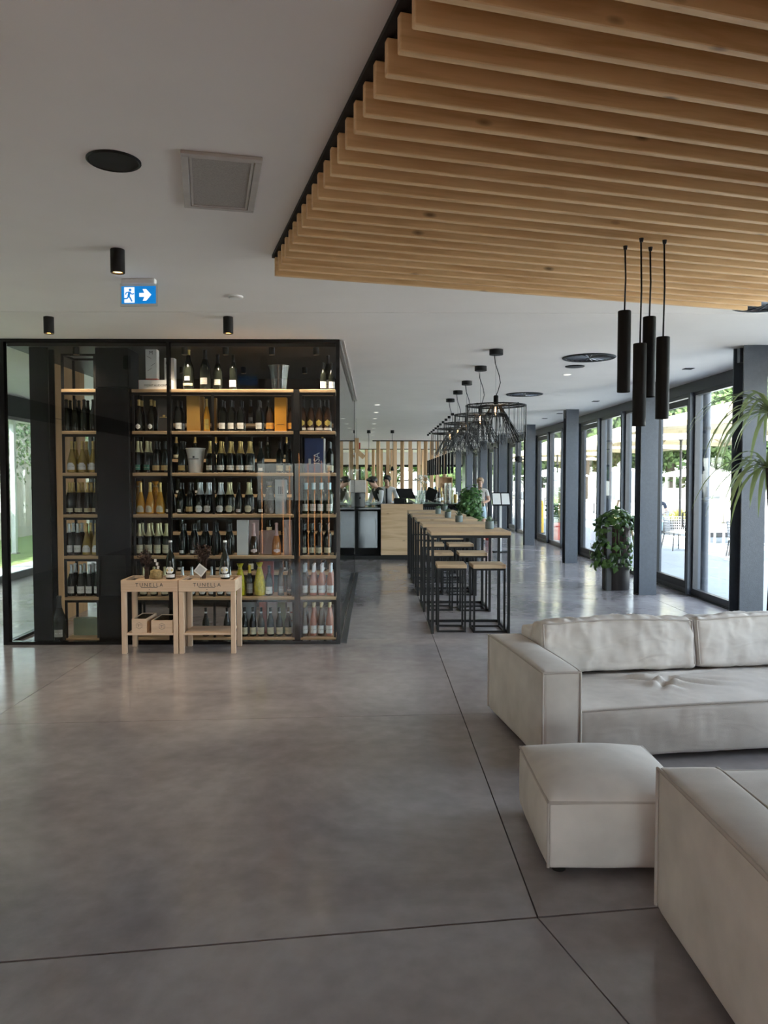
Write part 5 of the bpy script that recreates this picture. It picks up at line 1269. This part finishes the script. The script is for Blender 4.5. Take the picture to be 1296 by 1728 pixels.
    nm.materials.clear(); mats = {'skin': 0, 'top': 1, 'bot': 2, 'foot': 3, 'torso': 4}
    for m_ in (SK['skin'], SK[top], SK[bottom], SK[feet], SK[torso or top]): nm.materials.append(m_)
    segs = [(V[a] * k, V[b] * k, mats[t_]) for (a, b), t_ in zip(E_, T_)]
    for p in nm.polygons:
        c = p.center; best = 1e9; bi = 0
        for a, b, t_ in segs:
            ab = b - a; u = max(0, min(1, (c - a).dot(ab) / max(1e-9, ab.length_squared))); dd = (c - (a + ab * u)).length
            if dd < best: best = dd; bi = t_
        p.material_index = bi
    nm.name = 'person'
    minz = min(v.co.z for v in nm.vertices)
    for v in nm.vertices: v.co.z -= minz
    sh_ = Vector((0, 0, -minz))
    tag(o, label, 'person')
    H0 = hd0 * k + sh_
    rt = fw.cross(hv).normalized()
    def ell(name, c, r, m_, seg=14, rings=9, cut=None, rot=None):
        mb = MB(); rr = []
        for j in range(rings):
            a = -PI / 2 + PI * (j + .02) / (rings - .96); rr.append([c + rt * (r[0] * math.cos(a) * math.cos(2 * PI * i / seg)) - fw * (r[1] * math.cos(a) * math.sin(2 * PI * i / seg)) + hv * (r[2] * math.sin(a)) for i in range(seg)])
        return mb.ring_loft(rr).build(name, m_, o, smooth=2)
    hc = H0 + (hv * .140 - fw * .026) * k
    ell('hair', hc, (.096 * k, .104 * k, .092 * k), SK[hair])
    ell('hair_fringe', H0 + (hv * .178 + fw * .045) * k, (.066 * k, .055 * k, .040 * k), SK[hair])
    if hairlen: ell('hair_bun', H0 + (hv * .10 - fw * .105) * k, (.045 * k, .045 * k, .055 * k), SK[hair])
    for sx in (-1, 1):
        ell('eye', H0 + (hv * .105 + fw * .086 + rt * .031 * sx) * k, (.011 * k, .008 * k, .007 * k), SK['eye'], 8, 5)
        ell('ear', H0 + (hv * .090 + rt * .080 * sx - fw * .005) * k, (.010 * k, .018 * k, .028 * k), SK['skin'], 8, 5)
    ell('mouth', H0 + (hv * .042 + fw * .090) * k, (.018 * k, .005 * k, .004 * k), SK['lip'], 8, 5)
    return o
def strip(parent, pts, wd, m_, name):
    return MB().tube(pts, wd, 6).build(name, m_, parent, smooth=2)
hang = lambda sx: ((sx * .24, .0, 1.12), (sx * .22, -.12, .92))
person('woman in pale tee and light blue shorts standing by the bar plant', (2.66, 19.35, 0), math.radians(-28), 1.67,
       [((-.23, .02, 1.12), (-.10, -.22, 1.05)), ((.23, .02, 1.12), (.10, -.24, 1.04))], 'tee', 'denim', .5, 'hairl', True, shorts=True, female=True, head=(0, -.3))
p1 = person('barman in white shirt and black vest bending over the steel counter', (.17, 16.80, 0), math.radians(-62), 1.74,
       [((-.26, -.18, 1.10), (-.12, -.46, 1.06)), ((.26, -.18, 1.10), (.10, -.46, 1.06))], 'white', 'vest', 1.0, 'hairb', False, torso='vest', lean=.30, head=(.55, .0))
MB().lathe([(.066, 1.385), (.060, 1.42), (.054, 1.45)], 14, cap=False).build('shirt_collar', SK['white'], p1, smooth=2, loc=(0, -.135, -.02))
p2 = person('barman in white shirt with dark tie standing behind the bar', (.31, 18.6, 0), math.radians(-10), 1.72,
       [((-.25, -.05, 1.12), (-.14, -.30, 1.05)), ((.25, -.05, 1.12), (.14, -.30, 1.05))], 'white', 'vest', 1.0, 'hairb', False, head=(.15, .2))
MB().box(-.022, .022, -.142, -.128, 1.02, 1.40, c=.004).build('dark_tie', SK['strap'], p2)

# ================================================================== TERRACE
random.seed(51)
tz = -.03
tf = struct('terrace', label='pale paved terrace outside the glazed wall')
M['shadepave'] = mat('shade_tinted_tile', (.23, .26, .29), .6, var=.06, scale=2); M['sunpave'] = mat('sunlit_paving', (.56, .53, .49), .8, var=.08, scale=3); M['grass'] = mat('lawn_grass', (.12, .18, .05), .95, var=.3, scale=20)  # tile colour holds the bluish shade, the paler field colour the sunlit paving
MB().box(XR + .1, 90, -12, 110, tz - .3, tz - .012).build('paving_bed', M['joint'], tf)
pm_ = MB().box(.003, 1.197, .003, 1.197, -.012, 0).mesh('paving_tile', M['shadepave'])
for i in range(7):
    for j in range(22): put('paving_tile', pm_, tf, (XR + .12 + i * 1.2, 6.0 + j * 1.2, tz))
MB().box(XR + .12 + 8.4, 89, -11.9, 109.9, tz - .012, tz).build('paving_field', M['sunpave'], tf)
MB().box(XR + .12, XR + .12 + 8.4, -11.9, 5.997, tz - .012, tz).build('paving_field', M['sunpave'], tf)
MB().box(XR + .12, XR + .12 + 8.4, 32.403, 109.9, tz - .012, tz).build('paving_field', M['sunpave'], tf)
# parasols
M['canvas'] = mat('cream_canvas', (.66, .57, .40), .85, var=.03); M['pole'] = mat('dark_pole', (.05, .045, .045), .5); M['rib'] = wood('parasol_timber', (.42, .30, .16), (.30, .20, .10), 2)
def parasol(x, y, half, ze, zt, lab, rz=0):
    t = thing('parasol', lab, 'parasol', (x, y, tz), rz, 'cream terrace parasols'); mb = MB(); n = 8
    rim = [Vector((half * c, half * s, ze)) for c, s in ((1, -1), (1, 0), (1, 1), (0, 1), (-1, 1), (-1, 0), (-1, -1), (0, -1))]
    for j in range(8):
        if j % 2: rim[j].z += .06
    rings = [[Vector((0, 0, zt)).lerp(r, .06) for r in rim], [Vector((0, 0, zt)).lerp(r, .5) + Vector((0, 0, .02)) for r in rim], rim, [r - Vector((0, 0, .10)) for r in rim]]
    und = [[v - Vector((0, 0, .012)) if q < 3 else v * 1 for v in r] for q, r in enumerate(rings)]
    mb.ring_loft(rings, cap=False).build('canopy', M['canvas'], t)
    for j in range(8):
        MB().tube([(0, 0, ze + .05), Vector((0, 0, zt - .05)).lerp(rim[j], .55) - Vector((0, 0, .05))], .018, 5).build('strut', M['rib'], t)
        MB().tube([Vector((0, 0, zt - .06)), rim[j] - Vector((0, 0, .03))], .014, 5).build('rib', M['rib'], t)
    MB().lathe([(.035, .08), (.035, zt - .02)], 12).build('pole', M['pole'], t, smooth=True)
    MB().lathe([(.24, 0), (.24, .06), (.06, .085)], 20).build('base', M['white'], t, smooth=True)
    MB().lathe([(.06, ze), (.06, ze + .1)], 12).build('hub', M['pole'], t)
parasol(7.35, 15.5, 1.75, 2.72, 3.25, 'large cream parasol closest to the near steel column', .15)
parasol(8.45, 21.2, 1.75, 2.72, 3.25, 'large cream parasol over the woven chairs', -.1)
parasol(8.35, 26.0, 1.75, 2.68, 3.45, 'large cream parasol behind the white floor lamps', .1)
parasol(7.6, 32.0, 1.7, 2.68, 3.4, 'large cream parasol farther along the terrace', 0)
parasol(9.0, 39.0, 1.7, 2.68, 3.4, 'large cream parasol farthest along the terrace', .1)
# outdoor lounge furniture
M['weave'] = mat('grey_weave', (.36, .37, .39), .8); M['cush'] = mat('outdoor_cushion', (.62, .58, .52), .9); M['wht'] = M['white']
def woven_chair(x, y, rz, lab):
    t = thing('woven_armchair', lab, 'chair', (x, y, tz), rz, 'grey woven terrace chairs'); W = MB()
    for a_, b_ in ((-.26, -.22), (.26, -.22), (-.22, .24), (.22, .24)): MB().tube([(a_ * 1.1, b_ * 1.1, 0), (a_ * .85, b_ * .85, .40)], .014, 6).build('leg', M['pole'], t)
    n = 22; pts = lambda z, r: [(r * math.cos(-.35 + (PI + .7) * q / n), r * math.sin(-.35 + (PI + .7) * q / n) * .9 , z) for q in range(n + 1)]
    for z, r in ((.40, .27), (.46, .285), (.52, .295), (.58, .30), (.64, .305), (.70, .31), (.76, .315)): W.tube(pts(z + 0, r), .008, 4)
    for q in range(n + 1):
        a = -.35 + (PI + .7) * q / n; W.tube([(.27 * math.cos(a), .243 * math.sin(a), .40), (.315 * math.cos(a), .2835 * math.sin(a), .76)], .008, 4)
    W.build('woven_back', M['weave'], t); MB().lathe([(.1, .38), (.27, .385), (.275, .40), (.27, .43), (.1, .45)], 20).build('seat_cushion', M['cush'], t, smooth=True)
def tpoint(px, py): 
    d = at(px, py, 1.0) - Vector((0, 0, CAM_H)); s = (tz - CAM_H) / d.z; return Vector((0, 0, CAM_H)) + d * s
a = tpoint(1142, 928); woven_chair(a.x, a.y, math.radians(15), 'grey woven armchair seen from behind on the terrace')
a = tpoint(1250, 942); woven_chair(a.x, a.y, math.radians(70), 'grey woven armchair beside the outdoor sofa')
a = tpoint(1128, 905); woven_chair(a.x, a.y + .8, math.radians(180), 'grey woven armchair with a seated man')
MANY = a.y + .8; MANX = a.x
person('man in navy shirt sitting in a woven terrace chair', (MANX, MANY + .05, tz), math.radians(160), 1.70, [((-.25, .0, 1.12), (-.16, -.25, 1.05)), ((.25, .0, 1.12), (.16, -.25, 1.05))], 'navy', 'denim', .5, 'hairb', False, sit=True)
a = tpoint(1222, 915)
ls = thing('outdoor_sofa', 'pale cushioned outdoor sofa under the near parasol', 'sofa', (a.x + .1, a.y, tz), math.radians(8))
MB().box(-.8, .8, -.35, .35, .28, .34, c=.01).build('frame', M['wht'], ls)
for x in (-.75, .71):
    for yy in (-.33, .29): MB().box(x, x + .04, yy, yy + .04, 0, .28).build('leg', M['wht'], ls)
for x in (-.4, .4):
    me = softbox(.78, .68, .14, .05, 8, crown=.02); me.materials.append(M['cush']); put('seat_cushion', me, ls, (x, 0, .341))
    me = softbox(.76, .16, .40, .06, 8, crown=.02); me.materials.append(M['cush']); put('back_cushion', me, ls, (x, .26, .48))
tb = thing('outdoor_coffee_table', 'low white table before the outdoor sofa', 'table', (a.x - .1, a.y - .9, tz))
MB().box(-.5, .5, -.3, .3, .36, .40, c=.005).build('top', M['wht'], tb)
for x in (-.46, .42):
    for yy in (-.27, .23): MB().box(x, x + .04, yy, yy + .04, 0, .36).build('leg', M['wht'], tb)
# white tripod floor lamps
def floor_lamp(x, y, lab):
    t = thing('tripod_floor_lamp', lab, 'floor lamp', (x, y, tz), 0, 'white shaded terrace lamps')
    for k in range(3):
        a = k * 2 * PI / 3 + .4; MB().tube([(.42 * math.cos(a), .42 * math.sin(a), 0), (.05 * math.cos(a), .05 * math.sin(a), 1.25)], .03, 6).build('leg', M['rib'], t)
    MB().lathe([(.45, 1.15), (.30, 1.85), (.29, 1.85), (.44, 1.15)], 28, cap=False).build('shade', mat('lamp_shade_white', (.74, .80, .86), .8), t, smooth=True)
    MB().lathe([(.02, 1.2), (.02, 1.7)], 8).build('stem', M['pole'], t)
floor_lamp(6.1, 18.9, 'white shaded tripod lamp behind the pothos planter')
floor_lamp(6.0, 24.5, 'white shaded tripod lamp between two steel columns')
# low white planter wall with grasses, white pavilions
pw_ = thing('planter_wall', 'low white wall along the far edge of the terrace', 'wall', (0, 30, tz))
MB().box(10.5, 40, 0, .5, 0, .8, c=.01).build('wall_body', M['white'], pw_); MB().box(10.45, 40, -.03, .53, .8, .86).build('coping', M['white'], pw_)
M['tuft'] = leafmat('ornamental_grass', (.30, .28, .06), (.50, .46, .14), .4)
def tuft(x, y, lab):
    t = thing('grass_planter', lab, 'potted plant', (x, y, tz), 0, 'terrace grass planters'); rg = random.Random(int(x * 100)); mb = MB()
    MB().box(-.35, .35, -.2, .2, 0, .40, c=.01).build('trough', M['pole'], t)
    for k in range(170):
        b = Vector((rg.uniform(-.32, .32), rg.uniform(-.16, .16), .39)); d = Vector((rg.gauss(0, .18), rg.gauss(0, .15), rg.uniform(.3, .55))); e = Vector((.008, 0, 0)); mb.add([b - e, b + e, b + d], [(0, 1, 2)])
    mb.build('blades', M['tuft'], t)['kind'] = 'stuff'
for px, Y, d in ((1140, 23.5, 'behind the seated man'), (1158, 24.4, 'beside the parasol pole'), (1212, 22.0, 'behind the outdoor sofa'), (1043, 22.5, 'beside the tripod lamp')): tuft(xat(px, Y), Y, 'trough of yellow ornamental grass %s' % d)
def pavilion(x, y, s, lab):
    t = thing('white_pavilion', lab, 'pavilion', (x, y, tz), 0, 'white garden pavilions')
    for a_ in (-s, s):
        for b_ in (-s, s): MB().box(a_ - .06, a_ + .06, b_ - .06, b_ + .06, 0, 1.9).build('post', M['white'], t)
    MB().add([(-s - .2, -s - .2, 1.9), (s + .2, -s - .2, 1.9), (s + .2, s + .2, 1.9), (-s - .2, s + .2, 1.9), (0, 0, 2.6)], [(0, 1, 4), (1, 2, 4), (2, 3, 4), (3, 0, 4), (0, 3, 2, 1)]).build('roof', M['white'], t)
    MB().box(-s, s, s - .03, s, .0, 1.0).build('back_panel', M['white'], t)
for k, (x, y) in enumerate(((19, 58), (24.2, 58.5), (29.4, 58), (34.6, 58.5), (13.8, 59), (40, 58))): pavilion(x, y, 2.2, 'white pitched garden pavilion before the trees, %s from the building' % NTH[(1, 2, 3, 4, 0, 5)[k]])
yb = thing('yellow_bollard', 'yellow rounded post outside beyond the steel columns', 'bollard', (5.05, 23.5, tz))
MB().lathe([(.13, 0), (.13, .9), (.10, 1.0), (.02, 1.04)], 16).build('post', mat('yellow_paint', (.80, .48, .02), .5), yb, smooth=True); MB().lathe([(.18, 0), (.18, .03)], 16).build('base_plate', M['pole'], yb)
# slim drainpipe posts just outside the glass
for k, y in enumerate((10.75, 15.2)):
    o = MB().lathe([(.055, tz), (.055, 3.1)], 14).build('drainpipe', M['steel'], None, smooth=True, loc=(XR + .22, y, 0)); o['kind'] = 'structure'; tag(o, 'slim grey drainpipe outside the glazed wall, %s from the near column' % NTH[k], 'pipe', 'drainpipes')
    MB().lathe([(.065, 2.3), (.065, 2.34)], 14).build('pipe_clip', M['frame'], o)
# trees
M['tree'] = leafmat('tree_leaf', (.035, .07, .018), (.13, .20, .06), .3, .6); M['bark'] = mat('bark', (.10, .08, .06), .9, bump=.6)
def tree_meshes(seed, n=16000):
    rg = random.Random(seed); blobs = []
    for k in range(15):
        a = rg.uniform(0, 2 * PI); r = rg.uniform(.3, 2.4); blobs.append((Vector((r * math.cos(a), r * math.sin(a), rg.uniform(2.0, 6.6))), rg.uniform(.9, 1.6)))
    def f(i):
        c, rr = blobs[i % len(blobs)]; u = Vector((rg.gauss(0, 1), rg.gauss(0, 1), rg.gauss(0, 1))).normalized(); return c + u * rr * rg.uniform(.82, 1.05), u
    fo = leaf_cloud(n, f, .27, rng=rg).mesh('foliage', M['tree'])
    tr = MB().tube([(0, 0, 0), (.1, 0, 2.0), (-.1, .1, 4.5)], [.28, .2, .1], 8)
    for c, rr in blobs[:8]: tr.tube([(0, 0, 2.0 + rg.random()), c], [.09, .03], 5)
    return fo, tr.mesh('trunk', M['bark'])
TM = [tree_meshes(s) for s in (1, 2, 3)]
def tree(x, y, s, i, lab, grp):
    t = thing('leafy_tree', lab, 'tree', (x, y, tz), i * 1.3, grp); t.scale = (s, s, s); put('foliage', TM[i % 3][0], t)['kind'] = 'stuff'; put('trunk', TM[i % 3][1], t)
i = 0
for row_, (yy, x0, x1, st_) in enumerate(((68, 11, 62, 7.5), (78, 9, 70, 8.0))):
    x = x0
    while x < x1: tree(x, yy + random.uniform(-1.5, 1.5), random.uniform(1.55, 1.95), i, 'full leafy green tree, %s garden row, %s from the building' % ('front' if row_ == 0 else 'rear', NTH[round((x - x0) / st_)]), 'trees behind the terrace'); x += st_; i += 1
for q, x in enumerate((-9, -4.5, 0, 4.5)): tree(x, 50, 1.0, i, 'full leafy green tree outside the end windows, %s from the garden side' % NTH[q], 'trees beyond the end windows'); i += 1
MB().box(-30, XR + .1, Y1 + .25, 75, tz - .3, tz).build('lawn', M['grass'], struct('lawn_far'))
# garden side
gs = struct('lawn_left'); MB().box(-30, XL - .12, -12, Y1 + .25, -.35, -.06).build('lawn', M['grass'], gs); MB().box(XL - 1.0, XL - .11, -12, Y1, -.06, -.02).build('gravel_strip', M['shadepave'], gs)
gw = struct('wall_garden', label='garden wall covered with ivy'); MB().box(-10.5, -10.3, -8, 36, -.06, 3.6).build('wall_body', mat('garden_render', (.50, .46, .38), .9), gw)
iv = thing('ivy', 'dense green ivy hanging over the garden wall', 'ivy', (-10.3, 0, 0), kind='stuff'); rg = random.Random(3)
def fiv(i):
    y = rg.uniform(8, 30); z = 3.7 - abs(rg.gauss(0, 1.0)); return Vector((rg.uniform(.0, .22), y, max(.9, z))), Vector((1, rg.gauss(0, .3), .3)).normalized()
leaf_cloud(7000, fiv, .13, rng=rg).build('foliage', leafmat('ivy_leaf', (.05, .10, .03), (.20, .28, .10), .3), iv)
for k in range(9):
    o = MB().box(-.05, .05, -.05, .05, -.06, H - .021).build('veranda_post', M['white'], None, loc=(-8.1, 4.6 + k * 3.2, 0)); o['kind'] = 'structure'; tag(o, 'white veranda post on the garden side', 'post', 'veranda posts'); MB().box(-.08, .08, -.08, .08, -.06, -.03).build('foot_plate', M['panelframe'], o)

# slim glowing copper rods standing behind the photographer (seen mirrored in the wine room glass)
M['copper'] = mat('copper_rod_glow', (.75, .36, .16), .3, var=0, emit=(1, .42, .16, 1.7))
for k, (x, ht) in enumerate(((-2.33, 1.75), (-1.90, 1.6), (-1.77, 1.9), (-1.56, 2.15), (-1.38, 1.95), (-1.25, 2.1), (-1.10, 2.0), (-.95, 1.9))):
    t = thing('copper_rod_lamp', 'slim glowing copper rod floor lamp, %s from the garden side' % NTH[k], 'floor lamp', (x, -1.0 - .05 * (k % 3), 0), 0, 'copper rod lamps')
    MB().lathe([(.045, 0), (.045, .015), (.02, .02)], 16).build('base', M['black'], t, smooth=True); MB().lathe([(.011, .02), (.011, ht)], 10).build('rod', M['copper'], t, smooth=True)

# flowers and small fittings along the bar and glazed wall
fp = thing('orchid_pot', 'white orchid in a dark pot on the bar counter', 'potted plant', (xat(717, 17.2), 17.2, CZ + .0005))
MB().lathe([(.05, 0), (.075, .005), (.085, .16), (.07, .16), (.068, .14), (.001, .14)], 18, cap=False).build('pot', M['matte'], fp, smooth=True)
rgo = random.Random(77); of = MB(); og = MB()
leaf_cloud(14, lambda i: (Vector((rgo.gauss(0, .03), rgo.gauss(0, .03), .16)), Vector((rgo.gauss(0, .5), rgo.gauss(0, .5), 1)).normalized()), .16, og, rgo)
for k in range(4):
    a = rgo.uniform(0, 2 * PI); p2_ = Vector((math.cos(a) * .14, math.sin(a) * .1, .52)); og.tube([(0, 0, .14), (math.cos(a) * .04, math.sin(a) * .04, .38), p2_], .004, 4)
    leaf_cloud(16, lambda i: (p2_ + Vector((rgo.gauss(0, .05), rgo.gauss(0, .04), rgo.gauss(0, .05))), Vector((rgo.gauss(0, 1), -1, rgo.gauss(0, 1))).normalized()), .055, of, rgo)
og.build('leaves', M['leafg'], fp); of.build('blossoms', leafmat('orchid_white', (.6, .6, .56), (.75, .76, .74), .3), fp)
wsn = thing('post_speaker', 'round black speaker high on a window post', 'speaker', (XR - .10, 10.6 + 8 * BW, 2.2))
MB().lathe([(.02, -.10), (.10, -.06), (.12, 0), (.10, .06), (.02, .10)], 18).build('speaker_body', M['matte'], wsn, smooth=True, loc=(-.16, 0, 0)); MB().box(-.06, .008, -.02, .02, -.02, .02).build('bracket', M['black'], wsn)
dsp = thing('sanitiser_dispenser', 'white dispenser fixed to a window post', 'dispenser', (XR - .095, 10.6 + 8 * BW, 1.05))
MB().box(-.10, .004, -.05, .05, 0, .22, c=.015).build('dispenser_body', M['white'], dsp); MB().box(-.12, -.02, -.045, .045, -.02, -.001, c=.004).build('drip_tray', M['panelframe'], dsp)
rp = thing('red_plant_pot', 'red plant pot with green shrub outside the glazed door', 'potted plant', (4.95, 20.9, tz))
MB().lathe([(.13, 0), (.17, .005), (.22, .48), (.19, .48), (.18, .44), (.001, .44)], 18, cap=False).build('pot', mat('red_glazed_pot', (.50, .04, .03), .4), rp, smooth=True)
rgr = random.Random(12)
def frp(i):
    u = Vector((rgr.gauss(0, 1), rgr.gauss(0, 1), rgr.gauss(0, 1))).normalized(); return Vector((u.x * .25, u.y * .25, .95 + u.z * .48)), u
leaf_cloud(420, frp, .11, rng=rgr).build('foliage', M['leafg'], rp)['kind'] = 'stuff'; MB().tube([(0, 0, .44), (0, 0, .9)], .02, 6).build('stem', M['bark'], rp)
for k, (px, Y, kd) in enumerate(((741, 16.6, 'burgwhite'), (745, 17.0, 'clearwhite'), (735, 16.4, 'darkflute'))):
    bottle(kd, xat(px, Y), Y, CZ, '%s on the bar, beside the wooden rack' % KIND[kd][9], 'bottles on the bar counter', 1.0)
